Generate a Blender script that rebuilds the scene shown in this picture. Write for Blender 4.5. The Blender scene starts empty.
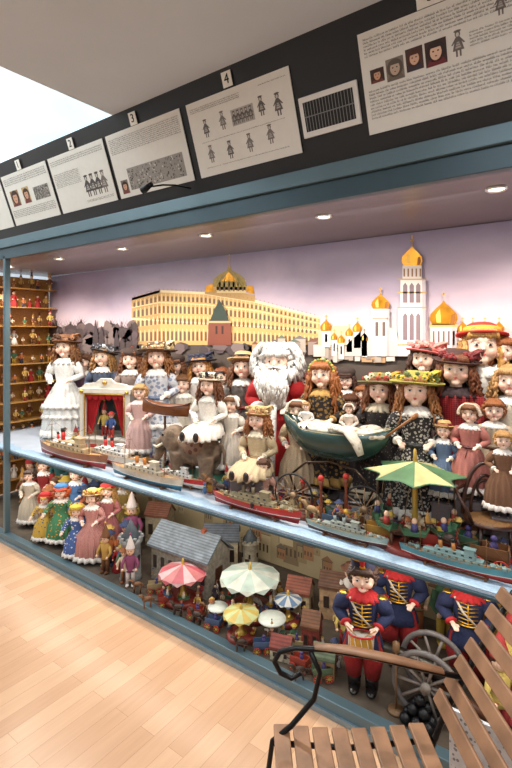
import bpy, math, random, bmesh
from mathutils import Vector, Matrix
R=random.Random(11)
F=477.0
CAM=Vector((0,-1.7,1.5))
SH=0.64      # upper shelf top
LF=0.05      # lower deck
YB=0.78      # backdrop plane
pi=math.pi
def ray(u,v):
    a=(u-256)/F; b=(331-v)/F
    return Vector((a*.8058-.5922,a*.5922+.8058,b))
def P(u,v,y):
    d=ray(u,v); return CAM+d*((y+1.7)/d.y)
def mpp(u,y): return (y+1.7)/ray(u,331).y/F
def C(r,g,b):
    f=lambda c:(c/255/12.92 if c/255<=.04045 else ((c/255+.055)/1.055)**2.4)
    return (f(r),f(g),f(b),1)
sc=bpy.context.scene
sc.view_settings.view_transform='Standard'
COL=sc.collection
# ------------------------------------------------ materials
MC={}
def mat(rgb,rough=.6,metal=0,amt=.12,scale=30,bump=0,kind=None,rgb2=None,k=20,coat=0,spec=.5,emit=0):
    key=(tuple(rgb),rough,metal,amt,scale,bump,kind,tuple(rgb2) if rgb2 else None,k,coat,emit)
    if key in MC: return MC[key]
    m=bpy.data.materials.new('%s_%d_%d_%d'%(kind or 'paint',*rgb)); m.use_nodes=True
    nt=m.node_tree; N=nt.nodes; L=nt.links; b=N['Principled BSDF']
    b.inputs['Roughness'].default_value=rough; b.inputs['Metallic'].default_value=metal
    b.inputs['Coat Weight'].default_value=coat; b.inputs['Specular IOR Level'].default_value=spec
    tc=N.new('ShaderNodeTexCoord'); c=C(*rgb)
    nz=N.new('ShaderNodeTexNoise'); nz.inputs['Scale'].default_value=scale; nz.inputs['Detail'].default_value=4
    mp=N.new('ShaderNodeMapping'); L.new(tc.outputs['Object'],mp.inputs[0]); L.new(mp.outputs[0],nz.inputs[0])
    if kind=='wood' : mp.inputs['Scale'].default_value=(1,14,14)
    if kind=='hair' : mp.inputs['Scale'].default_value=(3,3,.6)
    mr=N.new('ShaderNodeMapRange'); L.new(nz.outputs[0],mr.inputs[0])
    mr.inputs[1].default_value=.3; mr.inputs[2].default_value=.7
    mr.inputs[3].default_value=1-amt; mr.inputs[4].default_value=1+amt
    mx=N.new('ShaderNodeVectorMath'); mx.operation='SCALE'
    L.new(mr.outputs[0],mx.inputs['Scale'])
    if kind in('stripe','plaid','dots','windows','lace','floral'):
        c2=C(*rgb2)
        mix=N.new('ShaderNodeMix'); mix.data_type='RGBA'
        mix.inputs[6].default_value=c; mix.inputs[7].default_value=c2
        if kind=='stripe' or kind=='plaid':
            w=N.new('ShaderNodeTexWave'); w.inputs['Scale'].default_value=k; w.bands_direction='Z' if kind=='stripe' else 'X'
            L.new(tc.outputs['Object'],w.inputs[0]); g=N.new('ShaderNodeMath'); g.operation='GREATER_THAN'; g.inputs[1].default_value=.6
            L.new(w.outputs[1],g.inputs[0]); o=g.outputs[0]
            if kind=='plaid':
                w2=N.new('ShaderNodeTexWave'); w2.inputs['Scale'].default_value=k; w2.bands_direction='Z'; L.new(tc.outputs['Object'],w2.inputs[0])
                g2=N.new('ShaderNodeMath'); g2.operation='GREATER_THAN'; g2.inputs[1].default_value=.65; L.new(w2.outputs[1],g2.inputs[0])
                a=N.new('ShaderNodeMath'); a.operation='MULTIPLY_ADD'; a.inputs[1].default_value=.5; L.new(g.outputs[0],a.inputs[0])
                a2=N.new('ShaderNodeMath'); a2.operation='MULTIPLY'; a2.inputs[1].default_value=.5; L.new(g2.outputs[0],a2.inputs[0]); L.new(a2.outputs[0],a.inputs[2]); o=a.outputs[0]
        else:
            vo=N.new('ShaderNodeTexVoronoi'); vo.inputs['Scale'].default_value=k; L.new(tc.outputs['Object'],vo.inputs[0])
            g=N.new('ShaderNodeMath'); g.operation='LESS_THAN'; g.inputs[1].default_value=.28 if kind!='floral' else .42
            L.new(vo.outputs['Distance'],g.inputs[0]); o=g.outputs[0]
        L.new(o,mix.inputs[0]); L.new(mix.outputs[2],mx.inputs[0])
    else:
        mx.inputs[0].default_value=c[:3]
    L.new(mx.outputs[0],b.inputs['Base Color'])
    if emit:
        b.inputs['Emission Color'].default_value=c; b.inputs['Emission Strength'].default_value=emit
    if bump:
        bp=N.new('ShaderNodeBump'); bp.inputs['Strength'].default_value=bump; bp.inputs['Distance'].default_value=.01
        L.new(nz.outputs[0],bp.inputs['Height']); L.new(bp.outputs[0],b.inputs['Normal'])
    MC[key]=m; return m
def cloth(rgb,**k): 
    k.setdefault('rough',.85); k.setdefault('bump',.25); k.setdefault('scale',90); return mat(rgb,**k)
def hairm(rgb): return mat(rgb,rough=.45,kind='hair',scale=60,amt=.4,bump=.6)
def wood(rgb,rough=.4): return mat(rgb,rough=rough,kind='wood',scale=6,amt=.22,bump=.1)
def metal(rgb,rough=.3): return mat(rgb,rough=rough,metal=.9,amt=.06)
# ------------------------------------------------ mesh builder
class MB:
    def __init__(s): s.v=[];s.f=[];s.m=[];s.s=[]
    def add(s,vs,fs,mi=0,M=None,sm=True):
        o=len(s.v)
        s.v+=[tuple(M@Vector(p)) if M is not None else tuple(p) for p in vs]
        for f in fs: s.f.append([i+o for i in f]); s.m.append(mi); s.s.append(sm)
        return s
    def box(s,c,d,mi=0,M=None,top=1.0):
        x,y,z=d[0]/2,d[1]/2,d[2]/2; vs=[]
        for k,zz in((1,-z),(top,z)):
            for a,b in((-1,-1),(1,-1),(1,1),(-1,1)): vs.append((c[0]+a*x*k,c[1]+b*y*k,c[2]+zz))
        return s.add(vs,[(3,2,1,0),(4,5,6,7),(0,1,5,4),(1,2,6,5),(2,3,7,6),(3,0,4,7)],mi,M,False)
    def lathe(s,rows,mi=0,seg=24,M=None,c=(0,0,0),n=0,sy=1,ph=0,sm=True):
        vs=[];fs=[]
        for i,rw in enumerate(rows):
            r,z=rw[0],rw[1]; am=rw[2] if len(rw)>2 else 0; ys=rw[3] if len(rw)>3 else 0; yy=rw[4] if len(rw)>4 else sy
            for j in range(seg):
                th=2*pi*j/seg; q=r*(1+am*math.cos(n*th+ph))
                vs.append((c[0]+q*math.cos(th),c[1]+q*math.sin(th)*yy+ys,c[2]+z+(am*.15*r*math.sin(3*th) if n else 0)))
        for i in range(len(rows)-1):
            for j in range(seg):
                k=(j+1)%seg; fs.append((i*seg+j,(i+1)*seg+j,(i+1)*seg+k,i*seg+k))
        if rows[0][0]>1e-6: fs.append(list(range(seg)))
        if rows[-1][0]>1e-6: fs.append(list(range((len(rows)-1)*seg,len(rows)*seg))[::-1])
        return s.add(vs,fs,mi,M,sm)
    def ell(s,c,r,mi=0,seg=14,rings=9,M=None):
        if isinstance(r,(int,float)): r=(r,r,r)
        vs=[(c[0],c[1],c[2]+r[2])]
        for i in range(1,rings):
            p=pi*i/rings
            for j in range(seg):
                t=2*pi*j/seg; vs.append((c[0]+r[0]*math.sin(p)*math.cos(t),c[1]+r[1]*math.sin(p)*math.sin(t),c[2]+r[2]*math.cos(p)))
        vs.append((c[0],c[1],c[2]-r[2])); fs=[]
        for j in range(seg):
            k=(j+1)%seg; fs.append((0,1+j,1+k)); fs.append((len(vs)-1,1+(rings-2)*seg+k,1+(rings-2)*seg+j))
            for i in range(rings-2): a=1+i*seg; fs.append((a+j,a+seg+j,a+seg+k,a+k))
        return s.add(vs,fs,mi,M)
    def tube(s,pts,rad,mi=0,seg=8,closed=False,M=None,flat=1):
        pts=[Vector(p) for p in pts]; n=len(pts)
        if isinstance(rad,(int,float)): rad=[rad]*n
        vs=[];fs=[];up=None
        for i,p in enumerate(pts):
            a=pts[(i-1)%n] if closed or i>0 else p; b=pts[(i+1)%n] if closed or i<n-1 else p
            t=(b-a).normalized() if (b-a).length>1e-9 else Vector((0,0,1))
            if up is None:
                up=Vector((0,0,1)) if abs(t.z)<.9 else Vector((1,0,0))
            x=(up-t*up.dot(t)); 
            if x.length<1e-6: x=t.orthogonal()
            x.normalize(); up=x; y=t.cross(x)
            for j in range(seg):
                th=2*pi*j/seg; vs.append(p+x*math.cos(th)*rad[i]*flat+y*math.sin(th)*rad[i])
        m=n if closed else n-1
        for i in range(m):
            for j in range(seg):
                k=(j+1)%seg; i2=(i+1)%n; fs.append((i*seg+j,i*seg+k,i2*seg+k,i2*seg+j))
        if not closed: fs.append(list(range(seg))[::-1]); fs.append(list(range((n-1)*seg,n*seg)))
        return s.add(vs,fs,mi,M)
    def cyl(s,a,b,r,mi=0,seg=14,r2=None,M=None):
        s.tube([a,b],[r,r if r2 is None else r2],mi,seg,M=M); return s
    def ring(s,c,R_,r,mi=0,axis='z',seg=24,ts=6,M=None):
        pts=[]
        for i in range(seg):
            t=2*pi*i/seg; a,b=R_*math.cos(t),R_*math.sin(t)
            pts.append({'z':(c[0]+a,c[1]+b,c[2]),'y':(c[0]+a,c[1],c[2]+b),'x':(c[0],c[1]+a,c[2]+b)}[axis])
        return s.tube(pts,r,mi,ts,closed=True,M=M)
    def prism(s,poly,a,b,mi=0,axis='y',M=None):
        f={'y':lambda p,q:(p[0],q,p[1]),'x':lambda p,q:(q,p[0],p[1]),'z':lambda p,q:(p[0],p[1],q)}[axis]
        n=len(poly); vs=[f(p,a) for p in poly]+[f(p,b) for p in poly]
        fs=[list(range(n)),list(range(n,2*n))[::-1]]+[(i,i+n,(i+1)%n+n,(i+1)%n) for i in range(n)]
        return s.add(vs,fs,mi,M,False)
    def mesh(s,name):
        me=bpy.data.meshes.new(name); me.from_pydata(s.v,[],s.f); me.polygons.foreach_set('material_index',s.m); me.polygons.foreach_set('use_smooth',s.s)
        me.update(); return me
def put(me,name,mats,parent=None,loc=(0,0,0),rot=(0,0,0),scl=1,bevel=0,label=None,cat=None,group=None,kind=None):
    if isinstance(me,MB): 
        me=me.mesh(name)
        bm=bmesh.new(); bm.from_mesh(me); bmesh.ops.recalc_face_normals(bm,faces=bm.faces); bm.to_mesh(me); bm.free()
    if not isinstance(mats,(list,tuple)): mats=[mats]
    if len(me.materials)==0:
        for m in mats: me.materials.append(m)
    ob=bpy.data.objects.new(name,me); COL.objects.link(ob)
    ob.location=loc; ob.rotation_euler=rot; ob.scale=(scl,)*3 if isinstance(scl,(int,float)) else scl
    for i,m in enumerate(mats):
        if me.materials[i]!=m: ob.material_slots[i].link='OBJECT'; ob.material_slots[i].material=m
    if parent: ob.parent=parent
    if bevel:
        b=ob.modifiers.new('b','BEVEL'); b.width=bevel; b.segments=2; b.limit_method='ANGLE'
    if label: ob['label']=label
    if cat: ob['category']=cat
    if group: ob['group']=group
    if kind: ob['kind']=kind
    return ob
def top(name,label,cat,loc=(0,0,0),rz=0,scl=1,group=None,rot=None):
    e=bpy.data.objects.new(name,None); COL.objects.link(e); e.empty_display_size=.05
    e.location=loc; e.rotation_euler=rot or (0,0,rz); e.scale=(scl,)*3; e['label']=label; e['category']=cat
    if group: e['group']=group
    return e
def remesh(mb,vox,it=3,fac=.4):
    me=mb.mesh('tmp'); ob=bpy.data.objects.new('tmp',me); COL.objects.link(ob)
    r=ob.modifiers.new('r','REMESH'); r.mode='VOXEL'; r.voxel_size=vox; r.use_smooth_shade=True
    q=ob.modifiers.new('s','SMOOTH'); q.iterations=it; q.factor=fac
    bpy.context.view_layer.update()
    dg=bpy.context.evaluated_depsgraph_get(); me2=bpy.data.meshes.new_from_object(ob.evaluated_get(dg))
    bpy.data.objects.remove(ob); me2.materials.clear(); return me2
# ------------------------------------------------ flat art
class Art:
    def __init__(s): s.mb=MB(); s.mats=[]; s.z=0
    def mi(s,c):
        m=c if isinstance(c,bpy.types.Material) else mat(c,rough=.6,amt=.05,scale=15)
        if m not in s.mats: s.mats.append(m)
        return s.mats.index(m)
    def up(s): s.z+=.0004
    def poly(s,pts,c): s.mb.add([(p[0],p[1],s.z) for p in pts],[list(range(len(pts)))],s.mi(c),None,False)
    def rect(s,x0,y0,x1,y1,c): s.poly([(x0,y0),(x1,y0),(x1,y1),(x0,y1)],c)
    def ell(s,cx,cy,rx,ry,c,n=16): s.poly([(cx+rx*math.cos(2*pi*i/n),cy+ry*math.sin(2*pi*i/n)) for i in range(n)],c)
    def text(s,x0,x1,y,h,c,ragged=False):
        x=x0; e=x1-(R.random()*.2*(x1-x0) if ragged else 0)
        while x<e:
            for k in range(R.randint(2,9)):
                if x>e: break
                hh=h*R.choice([.6,.6,.65,1,.95]); s.rect(x,y,x+h*.14,y+hh,c)
                yy=y+R.choice([0,.45])*h*.6; s.rect(x,yy,x+h*.38,yy+h*.13,c)
                if R.random()<.5: s.rect(x+h*.3,y,x+h*.42,y+h*.55,c)
                x+=h*.58
            x+=h*.5
# ================================================= STRUCTURE
def struct(mb,name,m,**k): return put(mb,name,m,kind='structure',**k)
fm=bpy.data.materials.new('parquet'); fm.use_nodes=True; N=fm.node_tree.nodes; L=fm.node_tree.links; b=N['Principled BSDF']
tc=N.new('ShaderNodeTexCoord'); mp=N.new('ShaderNodeMapping'); mp.inputs['Rotation'].default_value=(0,0,pi/2); L.new(tc.outputs['Object'],mp.inputs[0])
br=N.new('ShaderNodeTexBrick'); br.offset=.37; br.inputs['Scale'].default_value=1; br.inputs['Brick Width'].default_value=.5; br.inputs['Row Height'].default_value=.075
br.inputs['Mortar Size'].default_value=.0007; br.inputs['Color1'].default_value=C(188,148,116); br.inputs['Color2'].default_value=C(202,164,132); br.inputs['Mortar'].default_value=C(156,116,88)
br.inputs['Bias'].default_value=0; L.new(mp.outputs[0],br.inputs[0])
nz=N.new('ShaderNodeTexNoise'); m2=N.new('ShaderNodeMapping'); m2.inputs['Scale'].default_value=(30,2.2,1); L.new(tc.outputs['Object'],m2.inputs[0]); L.new(m2.outputs[0],nz.inputs[0]); nz.inputs['Scale'].default_value=2; nz.inputs['Detail'].default_value=6
mr=N.new('ShaderNodeMapRange'); L.new(nz.outputs[0],mr.inputs[0]); mr.inputs[3].default_value=.86; mr.inputs[4].default_value=1.1
vm=N.new('ShaderNodeVectorMath'); vm.operation='SCALE'; L.new(br.outputs[0],vm.inputs[0]); L.new(mr.outputs[0],vm.inputs['Scale']); L.new(vm.outputs[0],b.inputs['Base Color']); b.inputs['Roughness'].default_value=.25
struct(MB().box((-1.5,-1.3,-.05),(9,6.6,.1)),'floor',fm)
white=mat((204,212,222),rough=.9,amt=.03,scale=3)
cm=MB(); cm.box((.95,-1.5,2.66),(6.0,6.2,.1)); struct(cm,'ceiling',white)
cm=MB(); cm.box((-4.0,-4.25,2.66),(3.9,.7,.1)); struct(cm,'ceiling.001',white)
struct(MB().box((-1.5,1.05,1.7),(9,.1,3.4)),'wall_back',white)
wl=mat((220,220,220),rough=.9,amt=.04,scale=2)
struct(MB().box((-1.5,-4.65,1.7),(9,.1,3.4)),'wall_front',wl)
struct(MB().box((-6.05,-1.8,1.7),(.1,5.8,3.4)),'wall_left',wl)
struct(MB().box((3.05,-1.8,1.7),(.1,5.8,3.4)),'wall_right',wl)
sk=bpy.data.materials.new('skylight_glass'); sk.use_nodes=True; N=sk.node_tree.nodes; L=sk.node_tree.links; b=N['Principled BSDF']
b.inputs['Base Color'].default_value=(.7,.85,.9,1); tc=N.new('ShaderNodeTexCoord'); nz=N.new('ShaderNodeTexNoise'); nz.inputs['Scale'].default_value=.7; L.new(tc.outputs['Object'],nz.inputs[0])
cr=N.new('ShaderNodeValToRGB'); L.new(nz.outputs[0],cr.inputs[0]); cr.color_ramp.elements[0].color=C(206,238,242); cr.color_ramp.elements[0].position=.35; cr.color_ramp.elements[1].color=C(250,255,255); cr.color_ramp.elements[1].position=.58
L.new(cr.outputs[0],b.inputs['Emission Color']); b.inputs['Emission Strength'].default_value=.95
struct(MB().box((-4.0,-1.2,3.3),(4.2,5.5,.04)),'window_1',sk)
tm=MB(); tm.box((-2.03,-1.9,2.95),(.05,5.4,.66)); struct(tm,'trim_1',mat((235,240,240),rough=.7,amt=.02))
# ================================================= DISPLAY CASE
teal=mat((94,118,128),rough=.35,metal=.3,amt=.05,scale=4)
tealD=mat((62,84,94),rough=.35,metal=.3,amt=.05,scale=4)
black=mat((24,20,20),rough=.35,amt=.2,scale=3)
case=top('display_case','long museum display case with blue grey metal frame and black fascia','display case')
XL,XR=-4.3,1.2; XC=(XL+XR)/2; W=XR-XL
mb=MB(); mb.box((XC,-.005,2.05),(W,.04,.075)); put(mb,'lower_head_rail',tealD,case,bevel=.003)
mb=MB(); mb.box((XC,-.015,2.12),(W,.055,.062)); put(mb,'top_rail',teal,case,bevel=.003)
mb=MB(); mb.prism([(-.0,2.155),(-.16,2.61),(.06,2.61),(.06,2.155)],XL,XR,axis='x'); put(mb,'fascia_panel',black,case)
mb=MB(); mb.box((XC,-.01,.03),(W,.05,.06)); put(mb,'base_rail',teal,case,bevel=.004)
mb=MB(); mb.box((XC,-.04,.01),(W,.012,.02)); put(mb,'base_kick_strip',mat((140,158,168),rough=.3,metal=.5),case)
mb=MB(); mb.box((XC,.012,SH-.014),(W,.016,.012)); put(mb,'shelf_rail',tealD,case,bevel=.002)
mb=MB(); mb.box((XC,.4,SH-.01),(W,.76,.016)); put(mb,'shelf',cloth((188,196,208),amt=.08,scale=12,rough=.35,bump=0),case)
mb=MB(); mb.box((XC,.42,LF-.02),(W,.8,.04)); put(mb,'lower_deck',cloth((84,72,60),amt=.4,scale=9),case)
mb=MB(); mb.box((XC,.42,2.03),(W,.86,.03)); put(mb,'case_ceiling',mat((128,120,126),rough=.25,amt=.04,scale=3),case)
mb=MB().box((-3.46,-.005,1.05),(.03,.04,1.98)); put(mb,'post',teal,case,bevel=.004)
mb=MB().box((-.23,.0,1.05),(.007,.016,1.94)); put(mb,'post',mat((200,210,205),rough=.2,metal=.6),case)
mb=MB().box((XR,.0,1.05),(.04,.05,2.0)); put(mb,'post',teal,case)
mb=MB(); vs=[];fs=[];n=240
for i in range(n+1):
    x=XL+.05+(W-.1)*i/n; w=.006*math.sin(x*17)+.005*math.sin(x*41)
    vs+= [(x,.022,SH+.001),(x,.03+w*.3,SH+.006),(x,.05+w,SH+.009),(x,.08+w*2,SH+.006),(x,.105+w*2.5,SH+.002)]
for i in range(n):
    for j in range(4): a=i*5+j; fs.append((a,a+1,a+6,a+5))
mb.add(vs,fs); put(mb,'satin_drape',cloth((160,186,208),rough=.45),None,label='pale blue satin drape along the shelf front edge',cat='fabric')
for i,x in enumerate((-.32,-1.02,-1.73,-2.43,-3.13,-3.83)):
    e=top('downlight','small round recessed halogen downlight in the case ceiling','light',(x,.2,2.012),group='case downlights')
    put(MB().ring((0,0,0),.032,.006),'bezel',metal((220,220,215)),e)
    put(MB().lathe([(0,.0),(.028,.0),(.028,.004),(0,.004)]),'lamp_face',mat((255,240,210),emit=8),e)
    l=bpy.data.lights.new('case_lamp','SPOT'); l.energy=30; l.color=(1,.93,.83); l.spot_size=2.5; l.spot_blend=.6; l.shadow_soft_size=.03
    o=bpy.data.objects.new('case_lamp',l); COL.objects.link(o); o.parent=e; o.location=(0,0,-.03); o.rotation_euler=(math.radians(8),0,0)
def area(name,loc,rot,sx,sy,en,col=(1,1,1)):
    l=bpy.data.lights.new(name,'AREA'); l.shape='RECTANGLE'; l.size=sx; l.size_y=sy; l.energy=en; l.color=col
    o=bpy.data.objects.new(name,l); COL.objects.link(o); o.location=loc; o.rotation_euler=rot; return o
area('skylight_lamp',(-3.9,-1.5,3.2),(0,0,0),3,4,78,(.88,.95,1))
area('room_lamp',(.6,-2.2,2.58),(0,0,0),2.5,2.2,66,(.93,.97,1))  # added fill below the ceiling, no real fixture behind it
area('upper_case_lamp',(-1.9,.16,2.0),(math.radians(25),0,0),4.2,.1,13,(1,.95,.88))  # added strip of fill brightening the upper dolls, besides the downlights
area('lower_case_lamp',(-1.9,.1,SH-.04),(math.radians(20),0,0),4.4,.06,13,(1,.94,.84))  # unseen area light added under the shelf to brighten the lower toys
# ---------------- fascia posters
FA=math.radians(109.3)
def fpos(x,z,off=.004):
    k=(z-2.155)/.455; y=-.16*k
    return (x,y-off*.944,z-off*.33)
paper=(226,225,218); ink=(50,46,44)
def poster(x0,x1,z0,z1,kind,label):
    w=x1-x0; h=(z1-z0)/.944
    o=top('poster',label,'poster',fpos(x0,z0),rot=(FA,0,0))
    put(MB().box((w/2,h/2,.002),(w,h,.004)),'board',mat(paper,rough=.6,amt=.02),o)
    A=Art(); A.z=.0046; m=.018
    def lines(a,b,y,n,lh,rag=False):
        for i in range(n): A.text(a,b,y-i*lh*1.5,lh,ink,rag and i==n-1)
    def fig(cx,cy,s,c=(90,84,82)):
        A.ell(cx,cy+s*.42,s*.12,s*.14,c,10); A.poly([(cx-s*.1,cy+s*.3),(cx+s*.1,cy+s*.3),(cx+s*.25,cy-s*.25),(cx-s*.25,cy-s*.25)],c)
        A.rect(cx-s*.12,cy-s*.5,cx-s*.04,cy-s*.25,c); A.rect(cx+s*.04,cy-s*.5,cx+s*.12,cy-s*.25,c)
        A.poly([(cx-s*.1,cy+s*.28),(cx-s*.3,cy+s*.02),(cx-s*.24,cy),(cx-s*.08,cy+s*.18)],c); A.poly([(cx+s*.1,cy+s*.28),(cx+s*.3,cy+s*.02),(cx+s*.24,cy),(cx+s*.08,cy+s*.18)],c)
        A.ell(cx,cy+s*.54,s*.17,s*.05,c,8)
        A.up(); A.ell(cx,cy+s*.4,s*.07,s*.09,(200,194,186),8); A.poly([(cx-s*.05,cy+s*.1),(cx+s*.05,cy+s*.1),(cx+s*.14,cy-.18*s),(cx-s*.14,cy-.18*s)],(176,172,166))
        A.up(); [A.rect(cx-s*(.05+.03*k),cy+s*(.12-.1*k),cx+s*(.05+.03*k),cy+s*(.145-.1*k),c) for k in range(4)]; A.z-=.0008
    def photo(a,b_,c,d,bg,fc=(205,160,130),hc=(60,34,22),cc=(120,60,56)):
        A.rect(a,b_,c,d,bg); A.up(); mx,my=(a+c)/2,(b_+d)/2+(d-b_)*.05; r=min((d-b_),(c-a))*.38
        A.ell(mx,my,r*1.2,r*1.22,hc); A.poly([(a,b_),(c,b_),(mx+r*.8,my-r*.8),(mx-r*.8,my-r*.8)],cc); A.up(); A.ell(mx,my-r*.08,r*.72,r*.92,fc); A.up()
        A.ell(mx-r*.3,my+r*.05,r*.13,r*.09,(30,20,20),8); A.ell(mx+r*.3,my+r*.05,r*.13,r*.09,(30,20,20),8); A.ell(mx,my-r*.5,r*.16,r*.08,(160,50,44),8); A.poly([(mx-r*.65,my+r*.45),(mx+r*.65,my+r*.45),(mx+r*.3,my+r*.85),(mx-r*.3,my+r*.85)],hc)
        A.z-=.0012
    def scape(a,b_,c,d):
        A.rect(a,b_,c,d,(150,146,140)); A.up()
        for i in range(260): 
            x=a+R.random()*(c-a)*.96; y=b_+R.random()*(d-b_)*.9; A.rect(x,y,min(c,x+.002+R.random()*.008),y+.002+R.random()*.009,R.choice([(60,58,56),(90,86,82),(200,196,188),(124,120,114)]))
    if kind==5:
        lines(m,w-.2,h-.026,6,.0072); 
        photo(.03,.165,.08,.21,(60,40,34)); photo(.088,.155,.15,.225,(128,118,106),(190,170,150),(90,80,70),(110,100,90)); photo(.158,.165,.215,.235,(70,50,44),(216,176,150),(80,44,28),(60,50,60)); photo(.222,.16,.29,.235,(60,36,34),(226,190,164),(44,26,22),(110,40,46))
        fig(.325,.2,.07,(110,104,100)); fig(.45,.27,.06,(120,112,108)); fig(.53,.27,.06)
        lines(.36,w-.26,.22,5,.0062); lines(m,w-m,.14,9,.0075,True)
    elif kind==4:
        lines(m,.3,h-.03,3,.005); lines(.4,w-m,h-.03,1,.005)
        for i,(x,y) in enumerate(((.09,.2),(.19,.21),(.40,.215),(.48,.2),(.09,.09),(.2,.085),(.31,.09),(.42,.1))): fig(x,y,.07 if i!=3 else .08,R.choice([(100,96,94),(130,124,120)]))
        A.rect(.24,.175,.36,.24,(176,172,166)); A.up()
        for i in range(5): fig(.255+i*.022,.205,.05,(100,96,92))
        lines(.05,.5,.035,1,.004); lines(.05,.5,.145,1,.004)
    elif kind==3:
        lines(m,w-m,h-.03,9,.0058); scape(.1,.03,w-.04,.14); photo(.03,.02,.085,.09,(120,110,100))
    elif kind==2:
        lines(m,w-m,h-.03,3,.007); lines(m,w*.5,.22,9,.006)
        for i in range(4): fig(w*.58+i*.05,.11,.11,R.choice([(80,76,74),(120,112,108)]))
        lines(w*.5,w-m,.035,2,.005)
    elif kind==1:
        lines(m,w-m,h-.03,4,.008); photo(.05,.12,.15,.22,(150,120,80)); photo(.2,.12,.28,.22,(190,160,110)); scape(.33,.12,.5,.2); lines(m,w-m,.09,5,.007)
    else:
        lines(m,w-m,h-.03,5,.008); scape(.1,.04,.3,.18)
    put(A.mb,'printed_sheet',A.mats,o)
    return o
poster(-.705,.08,2.225,2.54,5,'white information poster with dense text and small portrait photographs')
poster(-1.546,-.993,2.225,2.53,4,'white poster with two rows of doll sketches')
poster(-2.14,-1.59,2.225,2.53,3,'white poster with text above an old engraving')
poster(-2.70,-2.17,2.225,2.53,2,'white poster with text columns and doll figure drawings')
poster(-3.27,-2.73,2.225,2.53,1,'white poster with text and three colour photographs')
poster(-3.85,-3.30,2.225,2.53,0,'white poster with text and one photograph on the black fascia')
def tag(x,z,ch,w=.05):
    o=top('number_tag','small white card bearing the number %s'%ch,'sign',fpos(x,z,.009),rot=(FA,0,0),group='fascia number cards')
    put(MB().box((0,0,0),(w,.06,.003)),'card',mat((240,238,230),amt=.02),o)
    cu=bpy.data.curves.new('digit','FONT'); cu.body=ch; cu.size=.055; cu.align_x='CENTER'; cu.align_y='CENTER'; cu.extrude=.0006
    t=bpy.data.objects.new('digit',cu); COL.objects.link(t)
    bpy.context.view_layer.update(); dg=bpy.context.evaluated_depsgraph_get(); me=bpy.data.meshes.new_from_object(t.evaluated_get(dg)); bpy.data.objects.remove(t)
    put(me,'digit',mat((20,18,18)),o,loc=(0,0,.0025))
tag(-1.29,2.565,'4'); tag(-1.90,2.56,'3'); tag(-2.44,2.56,'2'); tag(-3.02,2.56,'1'); tag(-.45,2.57,'5',.09)
v=top('air_vent','white framed ventilation grille with dark slots on the black fascia','vent',fpos(-.975,2.265,.004),rot=(FA,0,0))
put(MB().box((.125,.08,.003),(.245,.15,.012)),'frame',mat((225,224,220),rough=.4,amt=.02),v,bevel=.003)
A=Art(); A.z=.0095; A.rect(.02,.026,.23,.134,(14,14,16)); A.up()
for i in range(16): A.rect(.026+i*.013,.026,.0285+i*.013,.134,(130,130,130))
A.up(); A.rect(.02,.078,.23,.082,(120,120,120))
put(A.mb,'slots',A.mats,v)
l=top('spotlight','small black spotlight on a thin arm below the posters','lamp',(-1.62,-.03,2.19))
put(MB().tube([(0,0,0),(0,-.1,-.01),(-.02,-.16,-.02),(-.07,-.2,-.03)],.004),'arm',metal((30,30,30)),l)
put(MB().tube([(-.05,-.2,-.02),(-.11,-.2,-.04)],[.01,.018],seg=14),'lamp_head',metal((35,35,38)),l)
# ================================================= MURAL
def skymat():
    m=bpy.data.materials.new('mural_sky'); m.use_nodes=True; N=m.node_tree.nodes; L=m.node_tree.links; b=N['Principled BSDF']; b.inputs['Roughness'].default_value=.35
    tc=N.new('ShaderNodeTexCoord'); sp=N.new('ShaderNodeSeparateXYZ'); L.new(tc.outputs['Object'],sp.inputs[0])
    nz=N.new('ShaderNodeTexNoise'); nz.inputs['Scale'].default_value=1.5; nz.inputs['Detail'].default_value=5; nz.inputs['Distortion'].default_value=.5; mp=N.new('ShaderNodeMapping'); mp.inputs['Scale'].default_value=(1,2.0,1); mp.inputs['Rotation'].default_value=(0,0,.6); L.new(tc.outputs['Object'],mp.inputs[0]); L.new(mp.outputs[0],nz.inputs[0])
    mr=N.new('ShaderNodeMapRange'); L.new(sp.outputs[1],mr.inputs[0]); mr.inputs[1].default_value=1.4; mr.inputs[2].default_value=2.15
    ad=N.new('ShaderNodeMath'); ad.operation='MULTIPLY_ADD'; ad.inputs[1].default_value=.55; L.new(nz.outputs[0],ad.inputs[0]); 
    sb=N.new('ShaderNodeMath'); sb.operation='SUBTRACT'; sb.inputs[1].default_value=.26; L.new(mr.outputs[0],sb.inputs[0]); L.new(sb.outputs[0],ad.inputs[2])
    cr=N.new('ShaderNodeValToRGB'); L.new(ad.outputs[0],cr.inputs[0]); e=cr.color_ramp.elements
    e[0].position=0; e[0].color=C(228,206,200); e[1].position=1; e[1].color=C(104,92,116)
    for p,c in((.25,(204,184,192)),(.5,(170,154,172)),(.75,(134,120,144))): q=e.new(p); q.color=C(*c)
    L.new(cr.outputs[0],b.inputs['Base Color']); return m
A=Art()
def mp_(u,v): p=P(u,v,YB); return (p.x,p.z)
def mpoly(pts,c): A.poly([mp_(*p) for p in pts],c)
def mrect(u0,v0,u1,v1,c): mpoly([(u0,v0),(u1,v0),(u1,v1),(u0,v1)],c)
def mell(u,v,a,b_,c,n=12,ph=0): mpoly([(u+a*math.cos(2*pi*q/n)*(1+.12*math.sin(3*q+ph)),v+b_*math.sin(2*pi*q/n)*(1+.12*math.cos(5*q+ph))) for q in range(n)],c)
A.rect(-4.25,SH,XR,2.012,skymat()); A.up()
yel=(204,162,100); goldc=mat((206,142,34),rough=.3,metal=.5,amt=.3,scale=20); wht=(220,212,206)
mpoly([(20,356),(130,342),(330,342),(345,354),(560,356),(560,430),(20,430)],(84,72,64)); A.up()
mpoly([(132,298),(160,290),(205,292),(255,300),(320,317),(320,345),(132,345)],yel); A.up()
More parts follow.
